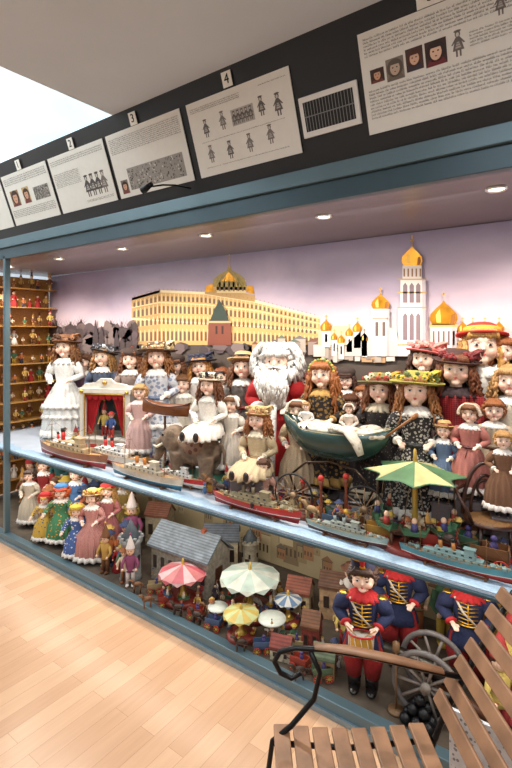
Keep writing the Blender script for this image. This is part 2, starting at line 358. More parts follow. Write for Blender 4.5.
mpoly([(132,298),(160,290),(205,292),(255,300),(320,317),(320,319),(255,302.5),(205,294.5),(160,292.5),(132,300.5)],(232,214,170))
mpoly([(160,290),(160,345),(132,345),(132,298)],(186,146,92))
A.up()
mpoly([(132,318),(320,330),(320,331.2),(132,319.6)],(232,212,164)); mpoly([(132,307),(160,302),(205,304),(255,310),(320,323),(320,323.8),(255,311),(205,305),(160,303),(132,308)],(228,202,150))
mpoly([(205,288),(255,295),(255,302),(205,294)],(176,140,88))
A.up()
def topv(u): 
    pts=[(132,298),(160,290),(205,292),(255,300),(320,317)]
    for (a,b_),(c,d) in zip(pts,pts[1:]):
        if a<=u<=c: return b_+(d-b_)*(u-a)/(c-a)
for i in range(44):
    u=134+i*4.2; t=topv(u); k=(345-t)
    for j,(a,b_) in enumerate(((.1,.2),(.28,.42),(.5,.62),(.74,.92))):
        mpoly([(u-.5,t+k*b_),(u-.5,t+k*a+1),(u+.5,t+k*a),(u+1.5,t+k*a+1),(u+1.5,t+k*b_)],(112,84,66))
        mrect(u+2.3,t+k*(a-.04),u+3,t+k*b_,(228,202,152))
    mrect(u,t-1.6,u+.5,t,(150,112,70))
A.up()
mrect(217,280,246,293,(214,190,138)); mrect(210,286,252,290,(196,158,94)); A.up()
for k in range(6): mrect(219+k*4.6,282,221+k*4.6,291,(110,84,56))
mpoly([(213,287),(214,279),(219,274.5),(227,270.5),(229.5,264),(232,270.5),(240,274.5),(245,279),(247,287)],mat((160,136,60),rough=.4,amt=.25,scale=20)); 
A.up(); mpoly([(222,281),(229,272),(237,281)],goldc); [mpoly([(x-.4,287),(229.6+(x-229.6)*.4,272),(x+.5,287)],(110,96,44)) for x in(217,223,229,236,242)]; mpoly([(205,292),(207,285),(213,284),(215,292)],goldc); mpoly([(246,292),(248,286),(253,286),(255,294)],goldc)
mrect(229.1,248,230,268,(200,150,50)); 
# soft bare trees
TC=[(92,76,78),(110,92,90),(78,64,64),(126,108,104),(70,58,56)]
for i in range(210):
    left=i<130
    u=34+R.random()*102 if left else 136+R.random()*390; v=(352-R.random()*(24 if left else 6)); c=R.choice(TC[:4] if v<342 else TC)
    mell(u,v,3+R.random()*5,3+R.random()*(6 if left else 3),c,14,i)
    if left and i%3==0:
        h=12+R.random()*14; mrect(u-.35,v-h*.5,u+.35,v+8,TC[4])
        for k in range(6): a=-1+2*k/5; mpoly([(u-.3,v-2),(u+.3,v-2),(u+math.sin(a)*h*.45,v-h*.35-math.cos(a)*h*.35)],TC[2])
    if i%7==0: A.up()
for (u,h) in((97,32),(103,26),(60,24),(46,22),(118,22),(75,20)):
    mpoly([(u-3.5,352),(u-2.5,352-h*.5),(u-.4,352-h),(u+.4,352-h),(u+2.5,352-h*.5),(u+3.5,352)],(74,62,64))
A.up()
mpoly([(209,345),(210,322),(232,322),(233,345)],(124,66,48)); mpoly([(211,322),(216,309),(221,300),(226,309),(231,322)],(46,60,50)); A.up(); mrect(217,326,219,334,(60,30,24)); mrect(223,326,225,334,(60,30,24)); mrect(209,321,233,323,(190,160,120))
for i in range(80):
    u=322+R.random()*60 if i<36 else 240+R.random()*270; v=347+R.random()*12; w_=4+R.random()*8; h=4+R.random()*7
    mrect(u,v-h,u+w_,v+4,R.choice([(206,196,186),(176,160,146),(190,150,110),(150,130,120)])); mpoly([(u-1,v-h),(u+w_/2,v-h-3.5),(u+w_+1,v-h)],R.choice([(96,110,96),(120,80,66),(110,104,104)]))
    if i%6==0: A.up()
A.up()
mpoly([(320,345),(320,330),(336,326),(352,326),(362,345)],(200,180,148)); A.up()
def dome(u,v,r,h,c=goldc,cross=True):
    mpoly([(u-r*.8,v),(u-r,v-h*.22),(u-r*.95,v-h*.42),(u-r*.55,v-h*.66),(u-r*.15,v-h*.85),(u,v-h),(u+r*.15,v-h*.85),(u+r*.55,v-h*.66),(u+r*.95,v-h*.42),(u+r,v-h*.22),(u+r*.8,v)],c)
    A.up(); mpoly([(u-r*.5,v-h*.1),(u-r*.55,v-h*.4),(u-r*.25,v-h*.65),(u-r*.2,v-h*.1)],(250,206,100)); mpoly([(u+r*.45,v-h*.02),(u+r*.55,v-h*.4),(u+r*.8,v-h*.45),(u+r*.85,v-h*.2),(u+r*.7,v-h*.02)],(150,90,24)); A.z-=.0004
    if cross: mrect(u-.35,v-h*1.35,u+.35,v-h,(220,170,70)); mrect(u-1.6,v-h*1.26,u+1.6,v-h*1.2,(220,170,70))
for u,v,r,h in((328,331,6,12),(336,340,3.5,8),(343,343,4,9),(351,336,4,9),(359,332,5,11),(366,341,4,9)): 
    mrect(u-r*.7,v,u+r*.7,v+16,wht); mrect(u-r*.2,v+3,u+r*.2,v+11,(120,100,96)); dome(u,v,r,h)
mpoly([(346,356),(348,345),(372,322),(398,330),(402,356)],(206,194,186)); A.up()
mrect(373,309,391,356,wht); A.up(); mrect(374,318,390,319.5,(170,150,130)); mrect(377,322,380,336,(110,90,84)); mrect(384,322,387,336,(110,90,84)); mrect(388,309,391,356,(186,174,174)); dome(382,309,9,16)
mrect(400,308,427,356,(226,220,216)); mrect(402,279,425,308,wht); mrect(404,266,423,279,(214,202,194)); A.up()
for v0,v1 in((283,303),(313,340)):
    for u0 in(404.5,411,417.5): mpoly([(u0,v1),(u0,v0+3),(u0+2.2,v0),(u0+4.4,v0+3),(u0+4.4,v1)],(130,110,114))
mrect(423.5,279,427,356,(180,168,172))
for v0 in(279,292,307,344): mrect(399,v0,428,v0+1.5,(190,156,96))
for k in range(5): mrect(405+k*4,269,406.5+k*4,277,(130,90,50))
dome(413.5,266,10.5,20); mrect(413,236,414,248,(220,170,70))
mrect(432,326,458,356,(222,212,204)); A.up(); mrect(431,324,459,327,(196,158,92)); mrect(453,327,458,356,(184,170,168))
for k in range(5): mrect(434+k*5,331,436+k*5,345,(120,100,98))
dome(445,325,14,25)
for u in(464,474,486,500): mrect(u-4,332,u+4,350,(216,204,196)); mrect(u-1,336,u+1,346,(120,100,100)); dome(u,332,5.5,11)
mrect(459,342,560,358,(200,186,178)); A.up()
for k in range(16): mpoly([(462+k*6,354),(462+k*6,347),(464+k*6,345),(466+k*6,347),(466+k*6,354)],(130,110,108))
A.up()
put(A.mb,'backdrop_mural',A.mats,None,loc=(0,YB,0),rot=(pi/2,0,0),label='large printed cityscape backdrop with palace, gold domes and lilac sky',cat='backdrop')
A=Art(); A.rect(-4.25,LF,XR,SH-.02,(176,160,126)); A.up()
for i in range(170):
    x=-4.1+R.random()*5.1; y=LF+R.random()*.42; w=.04+R.random()*.08; h=.05+R.random()*.12
    c=R.choice([(156,138,104),(192,176,140),(140,120,92),(166,124,90)])
    A.rect(x,y,x+w,y+h,c); A.poly([(x-.01,y+h),(x+w/2,y+h+w*.5),(x+w+.01,y+h)],R.choice([(140,104,80),(120,110,96),(150,130,104)])); A.up(); 
    A.rect(x,y,x+.004,y+h,(90,76,60)); A.rect(x,y+h-.004,x+w,y+h,(90,76,60))
    for k in range(3): A.rect(x+w*(.15+.28*k),y+h*.3,x+w*(.27+.28*k),y+h*.6,(90,76,60))
    A.z-=.00038
put(A.mb,'city_engraving_backdrop',A.mats,None,loc=(0,YB-.02,0),rot=(pi/2,0,0),label='beige old town engraving printed behind the lower toys',cat='backdrop')
# ================================================= DOLL SYSTEM
def V(*a): return Vector(a)
POSES={'down':((.098,.0,.728),(.145,.005,.60),(.16,-.035,.49)),
 'hold':((.098,.0,.728),(.15,-.0,.615),(.085,-.11,.575)),
 'out':((.098,.0,.728),(.165,-.01,.62),(.19,-.10,.55))}
def body(pose,sit):
    mb=MB(); S,E,Wr=[Vector(p) for p in POSES[pose]]
    mb.ell((0,0,.898),(.074,.080,.097),seg=20,rings=14)
    for s in(-1,1):
        mb.ell((s*.032,-.048,.866),(.029,.03,.030)); mb.ell((s*.075,.005,.893),(.009,.017,.024))
    mb.ell((0,-.052,.823),(.024,.024,.02)); mb.ell((0,-.083,.882),(.0078,.013,.010)); mb.tube([(0,-.078,.91),(0,-.086,.884)],[.005,.007]); mb.ell((0,-.06,.93),(.045,.022,.03))
    mb.tube([(0,.005,.73),(0,.003,.83)],[.036,.030],seg=14)
    mb.ell((0,.0,.69),(.088,.055,.065)); mb.ell((0,0,.62),(.07,.052,.09)); mb.ell((0,0,.50),(.078,.058,.075))
    for s in(-1,1):
        f=lambda p:Vector((p[0]*s,p[1],p[2])); a,b_,c=f(S),f(E),f(Wr)
        mb.ell(a,(.03,.03,.03)); mb.tube([a,a.lerp(b_,.5),b_,b_.lerp(c,.4),c],[.029,.027,.023,.022,.014],seg=10)
        d=(c-b_).normalized(); n=V(0,0,1); n=(n-d*n.dot(d)).normalized(); sd=d.cross(n); 
        pc=c+d*.016; mb.tube([c-d*.004,pc,c+d*.03],[.013,.017,.016],seg=8)
        side=sd if sd.x*-s>0 else -sd
        for k,(o,ln) in enumerate(((-.0125,.022),(-.004,.027),(.0045,.029),(.013,.025))):
            p=c+d*.028+side*o; mb.tube([p,p+d*ln*.5,p+d*ln*.85-n*.008,p+d*ln-n*.016],[.0058,.0055,.005,.0042],seg=6)
        p=c+d*.008+side*.012; mb.tube([p,p+side*.014+d*.012,p+side*.016+d*.026-n*.006],[.0065,.006,.005],seg=6)
        if sit: mb.tube([(s*.045,0,.46),(s*.055,-.2,.462),(s*.06,-.38,.45)],[.05,.04,.026],seg=10); mb.tube([(s*.06,-.37,.45),(s*.06,-.40,.50)],[.026,.02])
        else: mb.tube([(s*.042,0,.48),(s*.048,0,.26),(s*.05,.0,.05),(s*.05,0,.03)],[.05,.037,.025,.025],seg=10); mb.tube([(s*.05,.01,.025),(s*.052,-.06,.018)],[.024,.018])
    if sit: mb.v=[(a,b_,c-.42) for a,b_,c in mb.v]
    return remesh(mb,.0042)
def skinmat(dz):
    m=bpy.data.materials.new('bisque_skin'); m.use_nodes=True; N=m.node_tree.nodes; L=m.node_tree.links; b=N['Principled BSDF']; b.inputs['Roughness'].default_value=.32
    tc=N.new('ShaderNodeTexCoord'); prev=None
    for s in(-1,1):
        d=N.new('ShaderNodeVectorMath'); d.operation='DISTANCE'; L.new(tc.outputs['Object'],d.inputs[0]); d.inputs[1].default_value=(s*.042,-.07,.866-dz)
        r=N.new('ShaderNodeMapRange'); L.new(d.outputs['Value'],r.inputs[0]); r.inputs[1].default_value=.004; r.inputs[2].default_value=.034; r.inputs[3].default_value=.6; r.inputs[4].default_value=0
        if prev: 
            mx=N.new('ShaderNodeMath'); mx.operation='MAXIMUM'; L.new(prev.outputs[0],mx.inputs[0]); L.new(r.outputs[0],mx.inputs[1]); prev=mx
        else: prev=r
    mix=N.new('ShaderNodeMix'); mix.data_type='RGBA'; L.new(prev.outputs[0],mix.inputs[0]); mix.inputs[6].default_value=C(238,204,182); mix.inputs[7].default_value=C(222,142,124)
    L.new(mix.outputs[2],b.inputs['Base Color']); return m
SK={False:skinmat(0),True:skinmat(.42)}
BD={}
def getbody(p,s):
    if (p,s) not in BD: BD[(p,s)]=body(p,s); BD[(p,s)].materials.append(SK[s])
    return BD[(p,s)]
def eyemesh(s):
    mb=MB(); x=s*.028
    mb.ell((x,-.0745,.903),(.0115,.0075,.0072),0,10,8); mb.ell((x,-.0792,.903),(.0068,.0042,.0062),1,10,6); mb.ell((x,-.0825,.903),(.0034,.002,.0034),2,8,6)
    mb.tube([(x-.0125,-.0775,.907),(x-.006,-.0815,.9102),(x+.005,-.0815,.9105),(x+.0135,-.0765,.907)],.0010,2,5)
    return mb.mesh('eye')
def browmesh(s): return MB().tube([(s*.013,-.0835,.922),(s*.025,-.084,.927),(s*.041,-.0765,.923)],[.0010,.0017,.0008],0,5).mesh('eyebrow')
def lipmesh():
    mb=MB(); mb.tube([(-.011,-.0765,.852),(-.005,-.0815,.8565),(0,-.082,.855),(.005,-.0815,.8565),(.011,-.0765,.852)],[.001,.003,.0026,.003,.001],0,6); mb.ell((0,-.0795,.8485),(.0075,.0045,.0036)); return mb
EYEM={(s,c):eyemesh(s) for c in('b','n') for s in(-1,1)}; BROW={s:browmesh(s) for s in(-1,1)}; LIP=lipmesh().mesh('lips')
eyeW=mat((222,218,214),rough=.1); eyeB=mat((60,86,130),rough=.1); eyeN=mat((64,36,20),rough=.1); eyeK=mat((14,10,10),rough=.15); lipm=mat((182,60,56),rough=.3)
def hairmesh(style,seed):
    rd=random.Random(seed); mb=MB()
    if style=='none': return mb
    mb.ell((0,.018,.912),(.082,.083,.098),seg=24,rings=16)
    def lock(x,y,z0,z1,r,turns=4,out=.0):
        n=14; pts=[];rad=[]
        for i in range(n):
            t=i/(n-1); w=.006*math.sin(t*turns*2*pi+x*90); 
            pts.append((x*(1+out*t)+w,y*(1+.0*t)+.006*math.cos(t*turns*2*pi),z0+(z1-z0)*t)); rad.append(r*(.8+.25*abs(math.sin(t*turns*pi)))*(1-.45*t*t))
        mb.tube(pts,rad,0,6)
    if style in('ringlet','long'):
        zl=.72 if style=='ringlet' else .62
        for ring_i in range(3):
            for k in range(24):
                th=math.radians(-40+k*260/23)+rd.uniform(-.08,.08)
                rx=.080+.011*ring_i; x=rx*math.cos(th); y=.018+rx*math.sin(th)
                if y<-.055: continue
                lock(x,y,.955-.035*ring_i,zl+rd.uniform(-.05,.06),rd.uniform(.007,.0125),rd.choice([2,3,4,5]),rd.uniform(.1,.45))
    if style in('short','fluff'):
        for k in range(150):
            th=rd.uniform(-.75,pi+.75); ph=rd.uniform(-.85,1.25); R0=.088 if style=='short' else .105
            x=R0*math.cos(th)*math.cos(ph); y=.02+R0*math.sin(th)*math.cos(ph); z=.905+R0*1.1*math.sin(ph)
            if y<-.045 and z<.94: continue
            mb.ell((x,y,z),(rd.uniform(.010,.017)+.006*(style=='fluff'),)*3,0,7,5)
    for k in range(15):
        t=-1+2*k/14; x=.062*t
        mb.tube([(x*.6,-.045,.992),(x*.9,-.076,.968),(x*1.08,-.084+.02*t*t,.944-.012*abs(t)+rd.uniform(-.006,.006))],[.009,.010,.005],0,6)
    return mb
def hat(par,dz,kind,c1,c2,fl=None,tilt=(-.12,0),br=.14,cz=.955,scale=1.0,crown=.07):
    mats=[c1,c2]+[mat(x,rough=.7) for x in(fl or [])]
    mb=MB(); 
    if kind in('brim','boater'):
        a=0 if kind=='boater' else .09; n=3
        mb.lathe([(0,crown),(.05,crown-.002),(.066,crown-.012),(.078,.005),(.098,.0,a*.3),(br*.9,-.004+(.0 if a==0 else -.012),a),(br,-.0,a),(br,-.007,a),(br*.85,-.012,a),(.07,-.01)],0,40,n=n,ph=br*90)
    elif kind=='beret':
        mb.lathe([(0,.062),(.05,.06),(.095,.04),(.108,.018),(.098,.0),(.08,-.014),(.074,-.02)],0,30,n=6); mb.ell((0,0,.068),.013,1)
    elif kind=='cap':
        mb.lathe([(0,.09),(.045,.086),(.085,.06),(.094,.035),(.088,.012),(.083,-.012)],0,30); mb.tube([(-.06,-.065,-.006),(-.03,-.098,-.012),(0,-.108,-.014),(.03,-.098,-.012),(.06,-.065,-.006)],[.012,.018,.02,.018,.012],1,8,flat=.4)
    elif kind=='bonnet':
        mb.lathe([(0,.05),(.05,.047),(.08,.025),(.09,-.01),(.09,-.05)],0,30)
        for k in range(17):
            th=math.radians(180*k/16); x=.094*math.cos(th); z=-.06+.1*math.sin(th); mb.ell((x,-.052,z),(.017,.012,.017),1,8,6)
    elif kind=='shako':
        mb.lathe([(0,.12),(.085,.118),(.09,.11),(.074,.0),(.074,-.02)],0,26); mb.tube([(-.05,-.06,-.01),(0,-.105,-.018),(.05,-.06,-.01)],[.01,.018,.01],1,8,flat=.3)
        mb.ring((0,0,.105),.089,.006,1); mb.ell((0,-.078,.05),(.02,.008,.024),1); mb.tube([(0,-.08,.06),(0,-.09,.10),(.005,-.085,.145)],[.012,.02,.012],2 if fl else 1,8)
    elif kind=='crown':
        for k in range(13):
            th=math.radians(180*k/12); x=.083*math.cos(th); z=-.03+.085*math.sin(th); mb.ell((x,-.035,z),(.011,.009,.013),k%2,8,6)
    elif kind=='hood':
        mb.ell((0,.03,-.04),(.11,.09,.125),0,20,14)
    if kind in('brim','boater','beret'):
        mb.lathe([(.0735,.034),(.081,.034),(.084,.006),(.076,.006)],1,30)
    if fl:
        rd=random.Random(len(par.name)*3+int(br*1000))
        n=18 if kind=='brim' else 0
        for k in range(n):
            th=rd.uniform(-2.9,.2); r=.082+rd.uniform(0,.03); x,y,z=r*math.cos(th),r*math.sin(th),.016+rd.uniform(0,.04); q_=rd.uniform(.7,1.25)
            mi=2+k%len(fl)
            for q in range(5): a=2*pi*q/5; mb.ell((x+.009*q_*math.cos(a),y,z+.009*q_*math.sin(a)),(.009*q_,.006,.009*q_),mi,6,5)
            mb.ell((x,y-.006,z),.006,1,6,5)
        if kind=='brim':
            for s in range(3): mb.tube([(.05,-.05,.02),(.075+.012*s,-.045,.06),(.1+.012*s,-.01,.075),(.125,.03,.06-.012*s)],[.004,.013,.012,.004],2,6,flat=.5)
    put(mb,'hat',mats,par,loc=(0,.012,cz-dz),rot=(tilt[0],tilt[1],0),scl=scale)
def doll(u,v,hp,y,label,hair=('ringlet',(96,58,32)),dress=None,ht=None,pose='hold',sit=False,yaw=None,name='doll',floor=SH,eye='n',pos=None,h=None,group=None,ped=True,extra=None,wide=1.13):
    m=mpp(u,y); h=h or hp*m/.19; p=P(u,v,y); dz=.42 if sit else 0
    fz=p.z-(.9-dz)*h
    if pos is not None: fz=pos[2]; p=Vector(pos)
    if fz<floor+.012: fz=floor+.001
    cam_=math.atan2(-ray(u,v).x,ray(u,v).y)
    rz=cam_*.62 +R.uniform(-.22,.16) if yaw is None else yaw
    e=top(name,label,'doll',(p.x,p.y,fz),rz,h,group); e.scale=(h*wide,h*(1+(wide-1)*.6),h)
    if ped and fz>floor+.015:
        w=.13*h if not sit else .16*h
        put(MB().box((0,0,(fz-floor)/2),(w*2,w*1.7,(fz-floor)-.002)),'display_plinth',cloth((110,100,100),amt=.08),None,loc=(p.x,p.y-(.1*h if sit else 0),floor+.001),rot=(0,0,rz),bevel=.004,label='cloth covered plinth raising a doll on the shelf',cat='plinth',group='doll plinths')
    put(getbody(pose,sit),'body',SK[sit],e)
    st,hc=hair; bc=tuple(int(x*.6) for x in hc) if sum(hc)>200 else hc
    for s in(-1,1):
        put(EYEM[(s,'b' if eye=='b' else 'n')],'eye',[eyeW,eyeB if eye=='b' else eyeN,eyeK],e,loc=(0,0,-dz))
        put(BROW[s],'eyebrow',mat(bc,rough=.7),e,loc=(0,0,-dz))
    put(LIP,'lips',lipm,e,loc=(0,0,-dz))
    if st!='none': put(hairmesh(st,int(u*7+v)),'hair',hairm(hc),e,loc=(0,0,-dz))
    D=dict(c1=cloth((235,232,225)),c2=cloth((236,230,222),kind='lace',rgb2=(186,176,168),k=90),hem=.10,R=.175,n=16,sash=None,collar=True,sl=.034); D.update(dress or {})
    mb=MB()
    if D.get('coat'):
        mb.lathe([(.04,.782),(.075,.765),(.1,.738),(.096,.69),(.086,.62),(.076,.55),(.09,.5,.02),(.11,.42,.05),(.118,D['hem'],.07),(.112,D['hem']-.004,.07),(.09,D['hem']+.03,.04)],0,40,n=8,sy=.8)
    elif sit:
        mb.lathe([(.04,.782-dz),(.075,.765-dz),(.1,.738-dz),(.096,.69-dz),(.084,.62-dz),(.074,.55-dz),(.092,.125,.02,-.01,.95),(.115,.108,.05,-.05,1.2),(.14,.088,.07,-.10,1.4),(.155,.06,.09,-.14,1.5),(.165,.02,.11,-.155,1.5),(.165,.002,.12,-.155,1.5),(.14,.002,.1,-.15,1.4)],0,64,n=D['n'],sy=.8)
    else:
        q=D['hem']; r=D['R']; am=.05
        mb.lathe([(.04,.782),(.075,.765),(.1,.738),(.096,.69),(.084,.62),(.074,.55),(.088,.53,am*.4),(.105,.49,am),(.88*r,.36,am*1.3),(.95*r,(.36+q)/2,am*1.7),(r,q,am*2.2),(r*.99,q-.006,am*2.2),(r*.9,q+.02,am*2)],0,64,n=D['n'],sy=.84)
    S,E,Wr=[Vector(q) for q in POSES[pose]]
    for s in(-1,1):
        f=lambda q:Vector((q[0]*s,q[1],q[2]-dz)); a,b_,c=f(S),f(E),f(Wr); sl=D['sl']
        a2=a+V(-s*.018,0,.012)
        mb.tube([a2,a,a.lerp(b_,.35),a.lerp(b_,.75),b_,b_.lerp(c,.4),b_.lerp(c,.85)],[sl*.8,sl*1.15,sl*1.3,sl*1.1,sl*.95,sl*.9,sl*.62],0,12)
        d=(c-b_).normalized(); g=b_.lerp(c,.86)
        put(MB().tube([g-d*.012,g,g+d*.01],[sl*.66,sl*.9,sl*.7],0,12),'cuff',D['c2'],e)
    put(mb,'coat' if D.get('coat') else 'dress',D['c1'],e)
    if D['collar']: put(MB().lathe([(.036,.793-dz),(.06,.785-dz,.04),(.09,.757-dz,.08),(.106,.735-dz,.12),(.098,.733-dz,.12),(.05,.765-dz)],0,48,n=14,sy=.85),'collar',D['c2'],e)
    if not sit and not D.get('coat'):
        r=D['R']; q=D['hem']; put(MB().lathe([(r*1.0,q+.055,.11),(r*1.05,q+.02,.12),(r*1.08,q-.008,.13),(r*1.04,q-.009,.13),(r*.98,q+.02,.12)],0,64,n=D['n'],sy=.84),'hem_frill',D['c2'],e)
        if D.get('tiers'):
            for k in(.2,.3): put(MB().lathe([(r*.93,k+.04,.1),(r*1.02,k,.12),(r*.98,k-.002,.12),(r*.92,k+.02,.1)],0,64,n=D['n'],sy=.84),'flounce',D['c2'],e)
    if D['sash']:
        k=MB(); k.lathe([(.076,.565-dz),(.083,.56-dz),(.086,.535-dz),(.079,.53-dz)],0,36,sy=.84)
        for s in(-1,1): k.ell((s*.022,-.076,.548-dz),(.02,.008,.013)); 
        k.ell((0,-.08,.548-dz),.008); k.tube([(0,-.078,.545-dz),(-.012,-.088,.5-dz),(-.02,-.1,.45-dz)],[.006,.009,.01],0,6,flat=.4)
        put(k,'sash',cloth(D['sash'],rough=.5),e)
    for s in(-1,1):
        sh=MB()
        if sit: sh.ell((s*.06,-.405,.055),(.024,.02,.045)); 
        else: sh.ell((s*.052,-.022,.022),(.026,.052,.022)); sh.tube([(s*.05,0,.03),(s*.05,0,.08)],[.027,.028],0,10)
        put(sh,'shoe',mat(D.get('shoe',(40,28,26)),rough=.3),e)
    if ht: 
        ht=dict(ht); kd=ht.pop('kind'); hat(e,dz,kd,ht.pop('c1'),ht.pop('c2'),**ht)
    if extra: extra(e,dz)
    return e
cl=cloth
straw=mat((200,168,112),rough=.8,kind='stripe',rgb2=(172,138,86),k=60,bump=.3)
blk=lambda: cl((40,34,34),kind='lace',rgb2=(110,96,84),k=50)
# --- upper back row
doll(65,357,19,.5,'doll in long white lace dress with brown feathered hat',('ringlet',(120,78,44)),dict(hem=.03,R=.19,n=20,tiers=True,c1=cl((222,220,216))),dict(kind='brim',c1=cl((112,72,44)),c2=cl((70,40,28)),fl=[(150,100,60),(90,60,40)],br=.125),'hold')
doll(103,358,18,.58,'doll in dark blue dress with black feathered hat',('ringlet',(150,108,60)),dict(c1=cl((72,82,102)),c2=cl((228,224,216)),R=.15),dict(kind='brim',c1=cl((46,44,50)),c2=cl((150,150,156)),fl=[(60,60,66),(180,180,184)],br=.13,tilt=(-.2,.2)),'hold')
doll(131,359,18,.62,'brown haired doll with small dark beret and grey dress',('ringlet',(112,64,34)),dict(c1=cl((150,130,120)),c2=cl((236,230,222)),sash=(90,50,46),R=.15),dict(kind='beret',c1=cl((60,44,38)),c2=cl((130,60,50)),tilt=(.1,.1)),'down')
doll(157,363,22,.46,'large doll in white and slate blue dress with wide cream hat',('ringlet',(138,90,48)),dict(c1=cl((200,202,208),kind='floral',rgb2=(136,146,168),k=30),hem=.05,R=.2,sash=(96,110,136),tiers=True),dict(kind='brim',c1=cl((86,66,48)),c2=cl((226,214,184)),fl=[(230,220,190),(180,150,100),(120,90,60)],br=.15),'hold')
doll(200,366,19,.66,'blond curly doll with navy blue brimmed hat',('ringlet',(176,120,60)),dict(c1=cl((200,190,184)),c2=cl((240,236,230)),R=.15),dict(kind='brim',c1=cl((34,38,54)),c2=cl((80,84,100)),fl=[(60,60,80)],br=.14,tilt=(-.1,-.12)),'down')
doll(243,366,22,.52,'doll in black sailor costume with striped straw hat',('ringlet',(110,66,36)),dict(c1=cl((34,32,40),kind='stripe',rgb2=(150,140,130),k=30),c2=cl((226,222,214)),sash=(120,30,30)),dict(kind='boater',c1=straw,c2=cl((26,26,34)),br=.125,tilt=(-.25,.0)),'down')
def santa(e,dz):
    rd=random.Random(3); mb=MB()
    for k in range(420):
        th=rd.uniform(-pi*.99,-.01*pi) ; t=rd.random(); 
        x=math.cos(th)*(.13-.07*t)*rd.uniform(.2,1); z=.862-.25*t; y=-.055-.06*math.sin(t*pi)+rd.uniform(-.014,.012)
        mb.tube([(x,y,z+.02),(x*1.05+.004*math.sin(k),y-.01,z-.01),(x*.95,y-.004,z-.06)],[.006,.008,.003],0,6)
    for k in range(480):
        th=rd.uniform(-.6,pi+.6); R0=.1; ph=rd.uniform(-1.2,1.2); x=(R0+.035)*math.cos(th)*math.cos(ph*.7); y=.01+R0*math.sin(th); z=.9+.12*math.sin(ph)
        mb.tube([(x,y,z+.03),(x*1.14,y-.006,z),(x*1.2+.01*math.sin(k),y,z-.05)],[.006,.010,.004],0,6)
    for s in(-1,1): mb.tube([(0,-.085,.868),(s*.02,-.094,.864),(s*.045,-.085,.85)],[.008,.011,.004],0,6)
    put(mb,'beard_and_hair',hairm((222,220,216)),e)
    mb=MB(); mb.tube([(0,-.085,.64),(0,-.1,.54),(0,-.125,.45),(0,-.17,.3),(0,-.19,.06)],[.022,.02,.025,.03,.03],0,10); put(mb,'fur_trim',cl((232,230,226),bump=.9),e)
doll(277,365,26,.52,'white bearded doll in red robe with fur trim',('fluff',(222,220,216)),dict(c1=cl((160,18,22)),c2=cl((232,230,226),bump=.9),hem=.06,R=.2,n=8,sl=.05),dict(kind='hood',c1=hairm((222,220,216)),c2=cl((236,234,230)),tilt=(0,0)),'hold',extra=santa,yaw=.35,wide=1.25)
doll(322,374,25,.48,'doll with long chestnut hair, gold headdress and dark brocade dress',('long',(150,88,44)),dict(c1=cl((42,36,34),kind='floral',rgb2=(140,106,56),k=40),c2=cl((170,130,70)),sash=(150,120,60)),dict(kind='crown',c1=cl((196,164,80)),c2=cl((120,140,70)),tilt=(0,0)),'hold')
doll(380,389,25,.48,'doll in black lace dress with olive flowered hat',('ringlet',(120,70,38)),dict(c1=blk(),c2=cl((200,186,160))),dict(kind='brim',c1=cl((120,116,70)),c2=cl((70,74,40)),fl=[(196,150,60),(170,60,50),(220,210,170)],br=.15),'hold',eye='b')
doll(424,358,26,.66,'doll with dark hair and pink straw hat',('ringlet',(70,40,26)),dict(c1=cl((176,150,146)),R=.15),dict(kind='brim',c1=cl((206,106,104)),c2=cl((224,150,140)),fl=[(230,150,140)],br=.13,tilt=(-.1,.15)),'down')
doll(416,402,29,.4,'doll in black and white dress with green and yellow hat',('ringlet',(146,94,50)),dict(c1=cl((40,36,36),kind='floral',rgb2=(176,168,156),k=60),c2=cl((226,220,210)),sash=(30,30,30)),dict(kind='brim',c1=cl((150,142,66)),c2=cl((86,96,60)),fl=[(210,180,70),(110,120,70)],br=.15,tilt=(-.05,.05)),'hold')
doll(456,369,31,.52,'doll in red plaid dress with dark brimmed hat',('ringlet',(110,60,32)),dict(c1=cl((166,30,34),kind='plaid',rgb2=(70,22,28),k=26),c2=cl((50,34,36)),sash=(30,24,30)),dict(kind='brim',c1=cl((70,44,40)),c2=cl((150,40,40)),fl=[(120,50,50)],br=.125,tilt=(.05,.1)),'hold')
doll(482,345,36,.66,'large blond doll in white dress with red and yellow cap',('long',(190,142,78)),dict(c1=cl((216,210,200)),tiers=True,R=.15),dict(kind='boater',c1=cl((196,52,44)),c2=cl((222,170,60)),br=.115,crown=.06,tilt=(-.22,0)),'down')
doll(494,410,20,.46,'small auburn haired doll in pale dress',('short',(150,90,46)),dict(c1=cl((196,176,150)),sash=(90,60,40)),None,'down')
doll(470,413,18,.36,'small doll in dusky rose dress with short brown hair',('short',(120,76,44)),dict(c1=cl((176,110,100)),sash=(90,40,40)),dict(kind='bonnet',c1=cl((190,150,120)),c2=cl((220,200,180)),tilt=(0,0)),'hold')
doll(510,380,28,.54,'doll in cream dress with curly fair hair',('ringlet',(180,136,84)),dict(c1=cl((206,194,174))),None,'down')
doll(298,416,19,.38,'small doll in striped cream dress with brown curls',('short',(110,66,38)),dict(c1=cl((206,190,158),kind='stripe',rgb2=(150,110,80),k=40)),dict(kind='bonnet',c1=cl((206,186,150)),c2=cl((230,220,200)),tilt=(0,0)),'hold')
doll(350,404,18,.58,'doll in dark jacket with short brown hair',('short',(96,56,32)),dict(c1=cl((56,48,50)),c2=cl((170,150,120)),R=.15),None,'down')
doll(183,388,16,.58,'small doll in cream dress with brown hair',('short',(120,80,50)),dict(c1=cl((202,192,176)),R=.15),None,'hold')
doll(140,392,14,.32,'small doll in pale rose dress with fair hair',('short',(180,136,84)),dict(c1=cl((206,170,164))),None,'hold')
